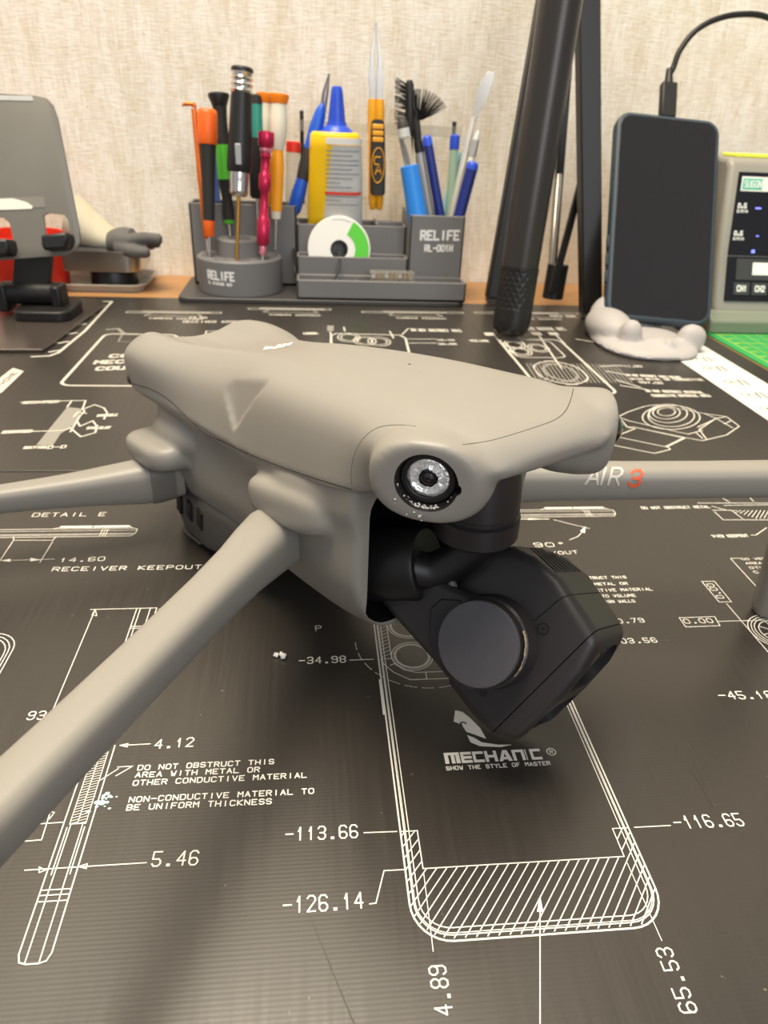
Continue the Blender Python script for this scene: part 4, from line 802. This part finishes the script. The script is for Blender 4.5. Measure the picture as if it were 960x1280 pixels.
# glue tube
P0 = W(418, 290, 704); t = thing('glue_tube', 'yellow and white glue tube standing with its blue nozzle up', 'tube', P0); Lz = W(421, 165, 704).z-P0.z; k_ = zc_of(P0)/F_PX
wpart('body', B().loft([sell(P0+V(0,0,Lz*f), V(1,0,0), V(0,1,0), hw*k_, dp, 2.6, 28) for f, hw, dp in ((0,33,3),(.1,33,9),(.5,32,13),(.85,30,16),(.97,29,17),(1,26,15))]), 'tube_yellow', t, smooth=60)
wpart('label', B().loft([sell(P0+V(6*k_,-.3,Lz*f), V(1,0,0), V(0,1,0), hw*k_, dp, 2.6, 28)[14:29] for f, hw, dp in ((.02,29,4),(.1,29,10),(.5,28,13.6),(.88,26,16.4))], caps=False, close=False), 'label_grey', t, smooth=60, sub=False)
for f0, f1, m_ in ((.89,.95,'label_white'),(.40,.43,'red_print'),(.17,.21,'tube_yellow'),(.04,.16,'label_white')):
    wpart('label_stripe', B().loft([sell(P0+V(6*k_,-.8,Lz*f), V(1,0,0), V(0,1,0), (28.5-f*2.5)*k_, 4+13.5*f**.6+1.0, 2.6, 28)[15:28] for f in (f0, f1)], caps=False, close=False), m_, t, smooth=60, sub=False)
mat('label_line', '8F9194', 0.5)
for k in range(14):
    f = .25+k*.044
    if abs(f-.415) < .03: continue
    a_, e_ = (16, random.choice((22, 24, 26))); wpart('label_text', B().loft([sell(P0+V(6*k_,-.75,Lz*q), V(1,0,0), V(0,1,0), (28.5-q*2.5)*k_, 4+13.5*q**.6+.9, 2.6, 28)[a_:e_] for q in (f, f+.012)], caps=False, close=False), 'label_line', t, smooth=60, sub=False)
Pt = P0+V(1.5,0,Lz); wpart('collar', B().lathe(Pt-V(0,0,1), Pt+V(0,0,9), [(0,20*k_),(2,19*k_),(6,12*k_),(9,11*k_)], 28), 'cap_blue', t); wpart('nozzle', B().lathe(Pt+V(0,0,7), Pt+V(0,0,40), [(0,10.5*k_),(20,7.5*k_),(25,6.5*k_),(27,5.5*k_),(27.5,3*k_)], 24), 'cap_blue', t)
# solder wick reel
c = W(424, 312, 680); rn = V(.02, -1, .12).normalized(); k_ = zc_of(c)/F_PX; r_ = 39*k_; t = thing('wire_reel', 'white round wire reel with green label in the middle bin', 'reel', c-V(0,0,r_))
wpart('flange', B().ring(c-rn*1.2, c+rn*1.2, r_, 11*k_, 48), 'reel_white', t, bevel=.4); wpart('flange', B().ring(c-rn*10, c-rn*7.8, r_, 11*k_, 48), 'reel_white', t, bevel=.4); wpart('hub', B().ring(c-rn*8.2, c-rn*1, 14*k_, 9*k_, 32), 'black_plastic', t)
wpart('wound_wire', B().ring(c-rn*7.6, c-rn*1.3, 26*k_, 14*k_, 40), 'gold', t)
ru = rn.cross(V(1,0,0)).normalized(); ru = ru if ru.z > 0 else -ru; rx = V(1,0,0)
def arcq(a0, a1, r0, r1, off, n=10):
    b2 = B(); 
    for i in range(n):
        A0, A1 = math.radians(a0+(a1-a0)*i/n), math.radians(a0+(a1-a0)*(i+1)/n)
        b2.add([c+rn*(1.25+off)+(rx*math.cos(a)+ru*math.sin(a))*r*k_ for a, r in ((A0,r0),(A1,r0),(A1,r1),(A0,r1))], [(0,1,2,3)])
    return b2
wpart('label', arcq(-50, 62, 20, 37, .06), 'reel_green', t, smooth=0, sub=False); wpart('label_mark', arcq(128, 152, 24, 28, .08, 6), 'green', t, smooth=0, sub=False); wpart('label_mark', arcq(155, 164, 22, 30, .08, 3), 'green', t, smooth=0, sub=False); wpart('rim_line', arcq(66, 176, 34.6, 35.4, .08, 24), 'silver_plastic', t, smooth=0, sub=False)
tag(obj('cable', B().tube(cr([c+rn*2, c+rn*4-ru*3, W(424, 330, 664), W(418, 348, 655), W(400, 352, 655), W(375, 350, 660), W(368, 335, 664), W(367, 312, 690)], 8), 1.1, 8), 'black_plastic', None, 60), 'thin black wire hanging from the reel over the tray', 'wire')
# yellow tweezers
P0 = W(471, 262, 712); t = thing('tweezers', 'yellow handled tweezers with dark grip and long pointed steel jaws', 'tweezers', P0); k_ = zc_of(P0)/F_PX
def zz(py): return W(470, py, 712)
for sx in (-1, 1):
    pts = [(262,4,3.2),(250,6,6),(200,6,6.2),(160,6,6.4),(140,7,7.5),(124,6,6.5)]
    wpart('handle', B().loft([sell(zz(py)+V(sx*4.2*k_,0,0), V(1,0,0), V(0,1,0), hw*.85*k_, dp, 2.8, 20) for py, hw, dp in pts]), 'tool_yellow', t, smooth=50)
    wpart('jaw', B().loft([[zz(py)+V((sx*x0)*k_,-2.2,0), zz(py)+V((sx*x1)*k_,-2.2,0), zz(py)+V((sx*x1)*k_,2.2,0), zz(py)+V((sx*x0)*k_,2.2,0)] for py, x0, x1 in ((126,.4,7),(100,.6,8.5),(75,2.2,6.8),(45,1.2,3.2),(28,.1,.9))]), 'steel', t, smooth=40, bevel=.2)
g0 = B().loft([sell(zz(py)+V(1.5*k_,-6,0), V(1,0,0), V(0,1,0), hw*k_, 2.4, 2.8, 20) for py, hw in ((243,7),(240,9),(205,9.5),(165,8.5),(152,7.5),(149,5))]); grip = wpart('grip', g0, 'rubber_dark', t, smooth=50)
for py in (158, 166, 174): wpart('grip_rib', B().box(zz(py)+V(1.5*k_,-8.3,0), (13*k_, 1.4, 5.2*k_)), 'tool_yellow', t, bevel=.8)
em = B(); ec = zz(206)+V(1.5*k_,-8.55,0)
em.tube([ec+V(7.8*k_*math.cos(a*.3142), 0, 19*k_*math.sin(a*.3142)) for a in range(21)], .45, 6); wpart('emblem', em, 'tool_yellow', t, smooth=60)
em = B(); L_ = [((-4,9),(-5,5),(-4,1)), ((-4,9),(3,9)), ((-4,1),(0,1)), ((-3,-10),(1,2),(4,-10)), ((-1,-6),(3,-6))]
for pl_ in L_: em.tube([ec+V(x*k_, .1, y*k_) for x, y in pl_], .6, 6)
wpart('emblem', em, 'tool_yellow', t, smooth=60)
# brushes and pens in the pen box
def bristles(t, root, d, spread, n, ln, r=.35, wid=6):
    b_ = B()
    for i in range(n):
        s_ = random.uniform(-1, 1); q = root(s_, random.uniform(-1, 1)); v_ = (d+spread*s_+V(random.gauss(0,.1), random.gauss(0,.12), random.gauss(0,.1))).normalized(); b_.lathe(q, q+v_*ln*random.uniform(.8,1.1), [(0, r), (ln, r*.35)], 4)
    o_ = wpart('bristles', b_, 'bristle', t, smooth=0); o_['kind'] = 'stuff'
t, P0, P1, _ = tool('brush', 'black brush with bristles sticking out to the left', 'brush', (512, 268), (512, 100), 712, 716, [('handle', 'black_soft', [(268,4),(165,4.5)]), ('head', 'black_plastic', [(165,5),(160,6),(105,5.5),(100,3)])], 'brushes in the pen box')
bristles(t, lambda s_, u_: W(508, 130+s_*26, 715)+V(0, u_*4, 0), V(-1, 0, .25), V(0, 0, -.25), 90, 11)
t, P0, P1, _ = tool('brush', 'black fan brush behind the pens', 'brush', (532, 268), (518, 136), 716, 720, [('handle', 'black_soft', [(268,4.5),(180,5),(140,5.5),(136,3)])], 'brushes in the pen box')
bristles(t, lambda s_, u_: W(524+s_*3, 150, 719)+V(0, u_*3, 0), V(.35, 0, .8), V(.7, 0, -.25), 110, 24)
tool('marker_brush', 'bright blue handled brush with round grey tip in the pen box corner', 'brush', (523, 278), (502, 148), 676, 684, [('handle', 'blue_light', [(278,12.5),(206,11.5),(205,10)]), ('ferrule', 'clear_plastic', [(205,6),(170,8)]), ('tip', 'label_grey', [(172,7.5),(160,7.5)]), ('bristles', 'rubber_dark', [(160,7.5),(152,6.5),(148,3)])], 'brushes in the pen box')
tool('pen', 'black and silver pen leaning between blue brush and navy pen', 'pen', (540, 280), (522, 175), 694, 700, [('body', 'silver_plastic', [(280,5.5),(190,5.5)]), ('cap', 'black_plastic', [(190,6),(176,5.5),(175,3)])], 'pens in the pen box')
tool('pen', 'dark navy pen with domed blue end', 'pen', (552, 280), (533, 169), 684, 692, [('body', 'navy', [(280,6),(182,6)]), ('end_cap', 'cap_blue', [(182,6.2),(173,6),(170,4.5),(169,2)])], 'pens in the pen box')
tool('pen', 'pale green pen with blue cap', 'pen', (561, 280), (569, 168), 700, 706, [('body', 'pale_green', [(280,5),(186,5.5)]), ('cap', 'cap_blue', [(186,6),(175,6.4),(170,6),(168,3)])], 'pens in the pen box')
tool('pen', 'light cyan pen mostly hidden behind the pale green one', 'pen', (552, 280), (574, 190), 712, 718, [('body', 'cyan', [(280,4.5),(200,4.5),(190,3)])], 'pens in the pen box')
t, P0, P1, _ = tool('spatula', 'pearly steel spatula with broad flat blade', 'spatula', (562, 280), (592, 148), 694, 708, [('handle', 'pearl', [(280,3.5),(200,4.5),(160,3.2),(148,2.6)])])
sp = [(589,150),(592,140),(596,112),(604,98),(610,89),(618,90),(616,105),(606,130),(598,142),(594,152)]; o_ = W(600, 120, 709); wpart('blade', B().prism([((W(*p, 709)-o_).x, (W(*p, 709)-o_).z) for p in sp], o_, V(1,0,0), V(0,0,1), -.7, .7), 'pearl', t, bevel=.3)
tool('detail_brush', 'thin white detail brush with grey tip', 'brush', (570, 280), (598, 163), 684, 694, [('handle', 'ivory', [(280,3.5),(195,4)]), ('ferrule', 'silver_plastic', [(195,4.5),(175,4.5)]), ('tip', 'label_grey', [(175,4.2),(166,2.8),(163,1)])], 'brushes in the pen box')
tool('marker', 'navy marker with bright blue end leaning at the right corner', 'marker', (571, 282), (592, 202), 674, 680, [('body', 'navy', [(282,7),(212,7.5)]), ('end_cap', 'cap_blue', [(212,7.6),(206,7.4),(203,6),(202,3)])], 'pens in the pen box')
t = thing('acrylic_rail', 'clear acrylic rail on two dark posts across the back', 'rail', W(377, 252, 727))
wpart('rail', B().bb(W(372,160,727).x, W(577,160,727).x, 726, 729, W(470,168,727).z, W(470,154,727).z), 'clear_plastic', t, bevel=.4)
for px, ya, yb_ in ((377, 138, 255), (569, 152, 255)):
    wpart('post', B().bb(W(px,ya,727).x-1.8, W(px,ya,727).x+1.8, 729.2, 732, W(px,yb_,727).z, W(px,ya,727).z), 'black_soft', t, bevel=.3)
t = thing('circuit_piece', 'small clear plastic housing with metal contacts lying in the front tray', 'electronic part', (W(488,350,655).x, 655, 17)); x0, x1 = W(462,345,655).x, W(517,345,655).x
wpart('housing', B().bb(x0, x1, 649, 661, 17, 27), 'clear_plastic', t, bevel=.6)
for k in range(9): wpart('contact', B().bb(x0+2+k*(x1-x0-4)/9, x0+4+k*(x1-x0-4)/9, 650.5, 659.5, 18, 25.5), 'gold' if k % 3 else 'chrome', t)

# ---------------------------------------------------------------- tripod
mat('tripod_black', '1E1C1B', 0.38); mat('tripod_satin', '3B3836', 0.30, metal=0.4); mat('rubber_foot', '6B6865', 0.6)
TB = G(640, 398, 15); TT = DP(701, 0, 470); ax = (TT-TB).normalized(); LT = (TT-TB).length
t = thing('tripod', 'black metal tripod with knurled centre column end leaning by the wall', 'tripod', (TB.x, TB.y, 0))
wpart('centre_column', B().lathe(TB+ax*37.6, TB+ax*(LT+60), [(0,13.4),(.6,14),(LT+10,14.6),(LT+20,14.6)], 40), 'tripod_satin', t)
gl = []; N = 72; u, v_, _ = frame(ax)
for i in range(41):
    s_ = i/40*40
    gl.append([TB+ax*(s_-2)+(u*math.cos(2*math.pi*k/N)+v_*math.sin(2*math.pi*k/N))*(14.0+(.9*(max(abs(math.sin(2*math.pi*k/N*9+s_*.42)), abs(math.sin(2*math.pi*k/N*9-s_*.42)))-.5) if 10 < s_ < 38 else .5)) for k in range(N)])
wpart('knurled_grip', B().loft(gl), 'tripod_black', t, smooth=30)
wpart('end_cap', B().lathe(TB-ax*13, TB+ax*9, [(0,7),(1.2,10.5),(4,13.2),(8,14.2),(11,14.2),(11.5,13.6),(20,13.6)], 40), 'tripod_black', t, smooth=50)
HUB = DP(722, -75, 480)
def flat_leg(p0, p1, w_, d_, nm, m_='tripod_black'):
    a_ = (p1-p0).normalized(); u_ = V(1,0,0); u_ = (u_-a_*u_.dot(a_)).normalized(); n_ = a_.cross(u_)
    return wpart(nm, B().loft([[p+u_*x*w_/2+n_*y*d_/2 for x, y in ((-1,-1),(1,-1),(1,1),(-1,1))] for p in (p0, p1)]), m_, t, bevel=1.2)
L1 = G(617, 372, 6); L1b = DP(683, 0, 560); flat_leg(L1, L1+(L1b-L1)*1.18, 15, 12, 'leg')
L2 = G(738, 390, 6); L2b = DP(734, 0, 545); flat_leg(L2, L2+(L2b-L2)*1.18, 17, 13, 'leg')
L3 = W(683, 200, 745); L3 = G(690, 362, 4); L3b = DP(716, 0, 600); flat_leg(W(689, 350, 700), L3b, 7, 7, 'leg')
for p in (G(617, 371, 5), G(738, 391, 5)): wpart('foot', B().box(p, (14, 13, 10)), 'rubber_foot', t, bevel=2)
c0 = W(692, 362, 650); wpart('collar', B().cyl(c0-V(0,0,8), c0+V(1.5,2,22), 9.5), 'tripod_black', t, bevel=.8)
flat_leg(W(690, 366, 642), W(737, 188, 636), 6, 5, 'brace'); flat_leg(c0+V(-4,2,16), W(689, 350, 700).lerp(L3b, .42), 5, 5, 'brace', 'steel')

# ---------------------------------------------------------------- phone, its printed stand and cable
mat('case_blue', '33404A', 0.5); mat('phone_glass', '151211', 0.12, coat=0.6, spec=0.6); mat('printed_white', 'ABA6A3', 0.6, bump=0.3, bscale=500); mat('cable_black', '161515', 0.5)
Pc = V(284.7, 594.2, 85.3); ux = V(.996, -.075, -.055).normalized(); uy = V(.086, .526, .846); uy = (uy-ux*uy.dot(ux)).normalized(); un = ux.cross(uy); pw, ph = 86.5, 170.8
Pb, Pt = Pc-uy*ph/2, Pc+uy*ph/2
t = thing('phone', 'dark smartphone in a blue grey case standing upright on the white holder', 'phone', Pb)
if un.dot(CAM-Pc) < 0: un = -un
def ph_prism(w_, h_, r, d0, d1): return B().prism(rrect(w_, h_, r, 8), Pc, ux, uy, d0, d1) if ux.cross(uy).dot(un) > 0 else B().prism(rrect(w_, h_, r, 8), Pc, ux, uy, -d1, -d0)
cs = wpart('case', ph_prism(pw, ph, 12, -11, 0), 'case_blue', t, bevel=2.6, segs=4)
wpart('screen', ph_prism(pw-6.5, ph-6.5, 9.5, -.5, .25), 'phone_glass', t, bevel=.2)
for z0, z1 in ((-20,-8), (-34,-24), (-48,-38)): wpart('side_button', B().box(Pc-ux*(pw/2+.3)-un*5+uy*((z0+z1)/2-8), (1.6, 4, 10), M=Matrix((ux, un, uy)).transposed()), 'case_blue', t, bevel=.5)
t = thing('charging_cable', 'black charging cable plugged into the top of the phone', 'cable', Pt-un*5)
q = Pt-un*5; wpart('plug', B().box(q+uy*15, (13, 7.5, 30), M=Matrix((ux, un, uy)).transposed()), 'cable_black', t, bevel=1.5); wpart('strain_relief', B().lathe(q+uy*29, q+uy*42, [(0,3.6),(13,2.6)], 12), 'cable_black', t)
wpart('cord', B().tube(cr([q+uy*38]+[W(*p, q.y+22+i*3) for i, p in enumerate([(841,86),(850,63),(868,40),(893,25),(925,18),(960,22),(1010,50),(1060,110),(1090,200)])], 8), 2.3, 10), 'cable_black', t, smooth=60)
# printed stand
SC = V(257, 530, 0); b_ = B()
b_.ellipsoid(SC+V(0,0,2), (38, 46, 6.5), None, 32, 10, .8); b_.ellipsoid(SC+V(-22,16,10), (17, 28, 13), None, 24, 12); b_.ellipsoid(SC+V(4,40,14), (34, 12, 20), None, 24, 12)
for px, py, rx_, a_ in ((792, 400, 8.5, -3), (868, 406, 11, 14)):
    q = W(px, py, 514); b_.ellipsoid(V(q.x, q.y, q.z*.45), (rx_, 8.5, q.z*.56), Matrix.Rotation(math.radians(a_), 3, 'Y'), 20, 12, .9)
q = W(832, 428, 505); b_.ellipsoid(V(q.x, q.y+4, 4), (20, 12, 7), None, 20, 12); b_.ellipsoid(V(q.x, q.y-6, 9), (4, 4, 4), None, 12, 8)
for p in b_.v: p.z = max(p.z, 0)
st = obj('phone_holder', b_, 'printed_white'); remesh(st, 1.8, 2, .5)
md = st.modifiers.new('facet', 'DECIMATE'); md.ratio = .16; bake(st, 28)
tag(st, 'white lumpy 3D printed phone holder with two front lobes', 'phone holder')

# ---------------------------------------------------------------- soldering station and green mat
mat('station_grey', '8E8A80', 0.45); mat('station_base', '7C8271', 0.45); mat('panel_black', '131118', 0.2); mat('panel_grey', '3A3A3A', 0.4); mat('tape_yellow', 'E9EE4A', 0.5); mat('logo_teal', '2FB79B', 0.5); mat('led_blue', '7F86FF', 0.4, emit=('6E78FF', 1.5)); mat('cut_green', '2E9A52', 0.55); mat('grid_yellow', 'B9CF45', 0.55)
gm = obj('cutting_mat', B().prism(rrect(300, 480, 8, 4, 481, 470), (0,0,0), V(1,0,0), V(0,1,0), -2, -.5), 'cut_green', None, 30, .3); tag(gm, 'green cutting mat with yellow grid lines under the soldering station', 'cutting mat')
b_ = B()
for k in range(24): b_.seg((338+k*12, 250), (338+k*12, 690), .5 if k % 4 else .9, -.44)
for k in range(38): b_.seg((338, 250+k*12), (625, 250+k*12), .5 if k % 4 else .9, -.40)
for k in range(38): b_.seg((340, 250+k*12), (344, 250+k*12), 1.6, -.36)
obj('printed_grid', b_, 'grid_yellow', gm, 0, sub=False)['kind'] = 'stuff'
t = thing('soldering_station', 'grey soldering station with black control panel behind the phone', 'soldering station', (334, 566, -.5)); XL = 336
prof = [(574,14),(577,22),(590,58),(606,124),(612,130),(720,130),(720,14)]
ST = lambda n, b2, m_, **k: wpart(n, b2, m_, t, **k)
ST('body', B().prism(prof, (XL,0,0), V(0,1,0), V(0,0,1), 0, 190), 'station_grey', bevel=4, segs=3)
ST('base', B().prism([(566,-.5),(566,10),(574,17),(724,17),(724,-.5)], (XL-5,0,0), V(0,1,0), V(0,0,1), 0, 200), 'station_base', bevel=1.5)
def face(y0, z0, y1, z1):
    d = V(0, y1-y0, z1-z0); L_ = d.length; d.normalize(); n_ = V(0, -d.z, d.y); return V(XL, y0, z0), d, n_, L_
for nm, (y0,z0,y1,z1), m_ in (('control_panel', (577.4,24,589.6,57.6), 'panel_black'), ('display_panel', (590.2,58.4,605,120), 'panel_black')):
    o_, d, n_, L_ = face(y0, z0, y1, z1); pn = ST(nm, B().loft([[o_+V(x,0,0)+d*s_+n_*e for x, e in ((8,-.5),(182,-.5),(182,.9),(8,.9))] for s_ in (0, L_)]), m_, bevel=.3)
def on_face(f_, x0, x1, s0, s1, e0, e1, nm, m_, **k):
    o_, d, n_, L_ = f_; return ST(nm, B().loft([[o_+V(x,0,0)+d*s_+n_*e for x, e in ((x0,e0),(x1,e0),(x1,e1),(x0,e1))] for s_ in (s0, s1)]), m_, **k)
fD, fC = face(590.2,58.4,605,120), face(577.4,24,589.6,57.6)
on_face(fD, 11, 36, 49, 60, .5, 1.1, 'badge_plate', 'label_white', bevel=.3); on_face(fD, 12.2, 29, 50.5, 58.5, .8, 1.3, 'badge', 'logo_teal')
def face_text(f_, s_, x0, x1, sy, h, wd, e, m_):
    o_, d, n_, L_ = f_; b2 = B(); txt(b2, s_, (0,0), (x1-x0, 0), h, wd, 0)
    for i, p in enumerate(b2.v): p.xyz = o_+V(x0+p.x,0,0)+d*(sy+p.y)+n_*(e+.003*(i//4 % 30))
    return ST('lettering', b2, m_, smooth=0)
face_text(fD, 'SUGON', 13.5, 28, 52, 5, .8, 1.45, 'label_white'); face_text(fD, 'T60', 32, 44, 52, 5, 1.0, 1.2, 'label_white')
for sy in (33, 12): face_text(fD, '0.5', 11, 18, sy+3.5, 3.2, .9, 1.0, 'label_white'); face_text(fD, 'S/MIN', 10.5, 19.5, sy, 2.0, .5, 1.0, 'label_white')
on_face(fD, 26, 31, 36, 37.2, .7, 1.1, 'indicator', 'led_blue'); on_face(fD, 30, 32.5, 15, 15.8, .7, 1.1, 'indicator', 'led_blue'); on_face(fD, 28, 31, 2.2, 4.6, .7, 1.1, 'indicator', 'led_blue')
on_face(fC, 16, 60, 17, 34, .6, 1.5, 'key', 'panel_grey', bevel=.3); on_face(fC, 30, 56, 21, 31, 1.3, 1.9, 'key_mark', 'label_white', bevel=.3)
for k in range(4): on_face(fC, 15+k*16, 29+k*16, 5, 15, .6, 1.6, 'key', 'panel_grey', bevel=.3); face_text(fC, 'CH%d' % (k+1), 18+k*16, 26+k*16, 8, 4.4, 1.0, 1.75, 'label_white')
tag(obj('tape_strip', B().bb(345, 450, 616, 640, 130.05, 132.5), 'tape_yellow', None, 30, .6), 'yellow tape strip on top of the soldering station', 'tape')

# ---------------------------------------------------------------- left: tablet stand, red tub, trays, glove
mat('stand_grey', '75726A', 0.36, var=0.08, vscale=20); mat('stand_base', '4A423D', 0.25, metal=0.3); mat('stand_black', '1A1918', 0.45); mat('sticker', 'F3F0DF', 0.35); mat('sticker_dim', '8A847A', 0.35)
mat('glove_grey', '5A5856', 0.75); mat('glove_cuff', 'C4BCA6', 0.8, var=0.1, vscale=80); mat('tray_clear', 'D8D4CB', 0.25, trans=0.5, ior=1.2)
A0, A1, A2 = G(54, 441), G(64, 435), G(133, 383)
t = thing('tablet_stand', 'grey metal tablet stand with slotted plate and black hooks', 'stand', (A0.x-50, A0.y+60, 0))
bp_ = [A0, A1, A2, A2+V(-8, 14, 0), V(-330, A2.y+20, 0), V(-340, A0.y-8, 0)]
wpart('base', B().prism([(p.x, p.y) for p in bp_], (0,0,0), V(1,0,0), V(0,1,0), 0, 2.5), 'stand_base', t, bevel=.6)
f0, f1 = W(12, 405, 520), W(91, 401, 520); zf = 2.5
wpart('hinge_base', B().prism(rrect(G(91,404).x-G(13,408).x, 46, 9, 5, (G(91,404).x+G(13,408).x)/2, G(50,407).y+23), (0,0,0), V(1,0,0), V(0,1,0), 2.5, 10), 'stand_black', t, bevel=1.2)
HY = G(50,407).y+27; hx = W(43, 380, HY).x
wpart('hinge', B().cyl((hx-21, HY, 18), (hx+21, HY, 18), 8.5), 'stand_black', t, bevel=1); wpart('hinge_cheek', B().box((hx-20, HY, 15), (8, 20, 20)), 'stand_black', t, bevel=2); wpart('hinge_cheek', B().box((hx+20, HY, 15), (8, 20, 20)), 'stand_black', t, bevel=2)
PO = W(50, 320, HY-6); pu = V(0, .22, .975).normalized(); px_ = V(1, 0, 0); pn_ = px_.cross(pu)      # plate plane, normal towards the viewer
def p2(px, py):
    r2 = _ray(px, py); q = CAM+r2*((PO-CAM).dot(pn_)/r2.dot(pn_))-PO; return (q.dot(px_), q.dot(pu))
ab, at_ = V(hx, HY, 20), PO+px_*p2(40, 308)[0]+pu*p2(40, 308)[1]-pn_*6
def arm_at(p0, p1, w_, d_, nm): 
    a_ = (p1-p0).normalized(); n_ = a_.cross(V(1,0,0)); return wpart(nm, B().loft([[p+V(1,0,0)*x*w_/2+n_*y*d_/2 for x, y in ((-1,-1),(1,-1),(1,1),(-1,1))] for p in (p0, p1)]), 'stand_black', t, bevel=1)
arm_at(ab, at_, 27, 8, 'support_arm')
pp = [p2(*q) for q in ((-75,112),(45,119),(58,122),(66,131),(72,148),(99,288),(100,302),(95,312),(84,319),(-75,331))]
plate = wpart('plate', B().prism(pp, PO, px_, pu, -3, 0), 'stand_grey', t, bevel=.6); bake(plate, 35); base_ = Vector(t.location)/S
for q in (((54,269),(60,266),(80,268),(85,275),(89,298),(80,306),(60,306),(57,298)), ((-30,272),(-25,270),(4,272),(12,279),(17,302),(12,308),(-25,310))):
    bc = B().prism([p2(*z_) for z_ in q], PO, px_, pu, -8, 5); bc.v = [p-base_ for p in bc.v]
    c_ = obj('cutter', bc, 'stand_black', None, 0); c_.parent = t; md = plate.modifiers.new('b', 'BOOLEAN'); md.object = c_; md.solver = 'EXACT'; bake(plate, 35); bpy.data.objects.remove(c_)
for q in (((60,296),(92,292),(94,302),(90,313),(64,315),(61,308)), ((-30,303),(20,300),(22,312),(20,321),(-30,323))):
    wpart('hook', B().prism([p2(*z_) for z_ in q], PO, px_, pu, -2, 16), 'stand_black', t, bevel=2)
for q, m_, nm in ((((-60,249),(55,246),(57,259),(-60,264)), 'sticker_dim', 'sticker'), (((-60,118),(40,120),(42,126),(-60,124)), 'label_grey', 'edge_highlight')):  # pale strip on the plate's top bar is a painted highlight
    wpart(nm, B().prism([p2(*z_) for z_ in q], PO, px_, pu, 0, .25), m_, t)
wpart('sticker_print', B().prism([p2(*z_) for z_ in ((-60,251),(16,248),(24,250),(34,253),(41,258),(40,261),(14,262),(-60,264))], PO, px_, pu, .25, .4), 'sticker', t)
rc = W(36, 352, 685); rc = V(rc.x, 690, -2); t = thing('red_tub', 'round red plastic tub behind the tablet stand', 'tub', rc)
wpart('tub', B().lathe(rc, rc+V(0,0,70), [(0,31),(2,33),(46,36),(48,36),(48,34),(4,30.5),(4,.1)], 48), 'red', t, smooth=50)
q = rc+V(9, 0, 2); t = thing('bottle', 'white bottle with yellow cap standing in the red tub', 'bottle', q); wpart('body', B().lathe(q, q+V(0,0,90), [(0,11),(2,12),(56,12),(60,9)], 28), 'label_white', t); wpart('cap', B().lathe(q+V(0,0,59), q+V(0,0,80), [(0,9.5),(10,9.5),(11,8)], 28), 'tube_yellow', t)
X0, X1 = W(78, 345, 712).x, W(190, 345, 712).x; cx_, wx = (X0+X1)/2-6, (X1-X0)+6
def pan(nm, lab, z0, z1, w_, d_, m_, r=12, tw=1.4):
    t_ = thing(nm, lab, 'tray', (cx_, 716, z0)); l0 = rrect(w_-5, d_-5, r-2, 6); l1 = rrect(w_, d_, r, 6); l2 = rrect(w_+3, d_+3, r+1.5, 6); l3 = rrect(w_-2*tw, d_-2*tw, r-tw, 6); l4 = rrect(w_-5-2*tw, d_-5-2*tw, max(1, r-2-tw), 6)
    mk = lambda l, z: [V(cx_+p[0], 716+p[1], z) for p in l]
    wpart('pan', B().loft([mk(l0, z0), mk(l1, z1-1.5), mk(l2, z1-1), mk(l2, z1), mk(l3, z1), mk(l4, z0+1.2)]), m_, t_, smooth=50); return t_
pan('plastic_tray', 'clear plastic tray under the steel tray by the wall', -2, 5, wx+2, 74, 'tray_clear', 14)
tag(obj('puck', B().lathe((cx_+14, 706, 0), (cx_+14, 706, 15.6), [(0,20),(1,21),(14,21),(15.4,20)], 40), 'black_plastic', None, 40), 'black round puck between the plastic tray and the steel tray', 'puck')
pan('steel_tray', 'shiny stainless steel tray holding a work glove', 15.6, 34, wx, 72, 'steel', 14)
tag(obj('tool_pouch', B().ellipsoid((cx_-8, 702, 27), (38, 16, 9.5), None, 24, 12, .8), 'black_soft', None, 60), 'black pouch lying in the steel tray under the glove', 'pouch')
g0 = W(140, 300, 705); t = thing('work_glove', 'grey fingered work glove with cream cuff lying over the steel tray', 'glove', (g0.x, g0.y, 34)); gb = B()
gp = [W(138, 302, 706), W(150, 299, 704), W(165, 299, 702)]
gb.loft([sell(p, V(0,1,0), V(0,0,1), a_, c_, 2.4, 20) for p, a_, c_ in zip(gp, (18,20,20), (9.5,10,9))])
for (ex, ey), dy, r_ in (((203,300),-14,5), ((201,305),-4,5), ((195,308),6,5), ((188,311),14,4.6)):
    p_ = gp[2]+V(-3, dy, 0); e_ = W(ex, ey, gp[2].y+dy); gb.tube(cr([p_, p_.lerp(e_, .55)+V(0,0,2), e_], 5), [r_+.6]*6+[r_]*4+[r_*.55], 12)
th_ = gp[1]+V(0,-16,-4); gb.tube(cr([th_, th_+V(16,-6,-3), th_+V(30,-6,-3)], 4), [6]*5+[5]*3+[3], 12)
gl_ = wpart('hand', gb, 'glove_grey', t); remesh(gl_, 1.4, 4, .5)
wpart('cuff', B().loft([sell(W(px, py, 712), V(.1,1,0).normalized(), V(.35,0,1).normalized(), a_, c_, 2.2, 32) for px, py, a_, c_ in ((143,302,18,8),(128,296,21,12),(112,287,22,16),(98,278,22,19),(90,272,21,20))]), 'glove_cuff', t, smooth=60)
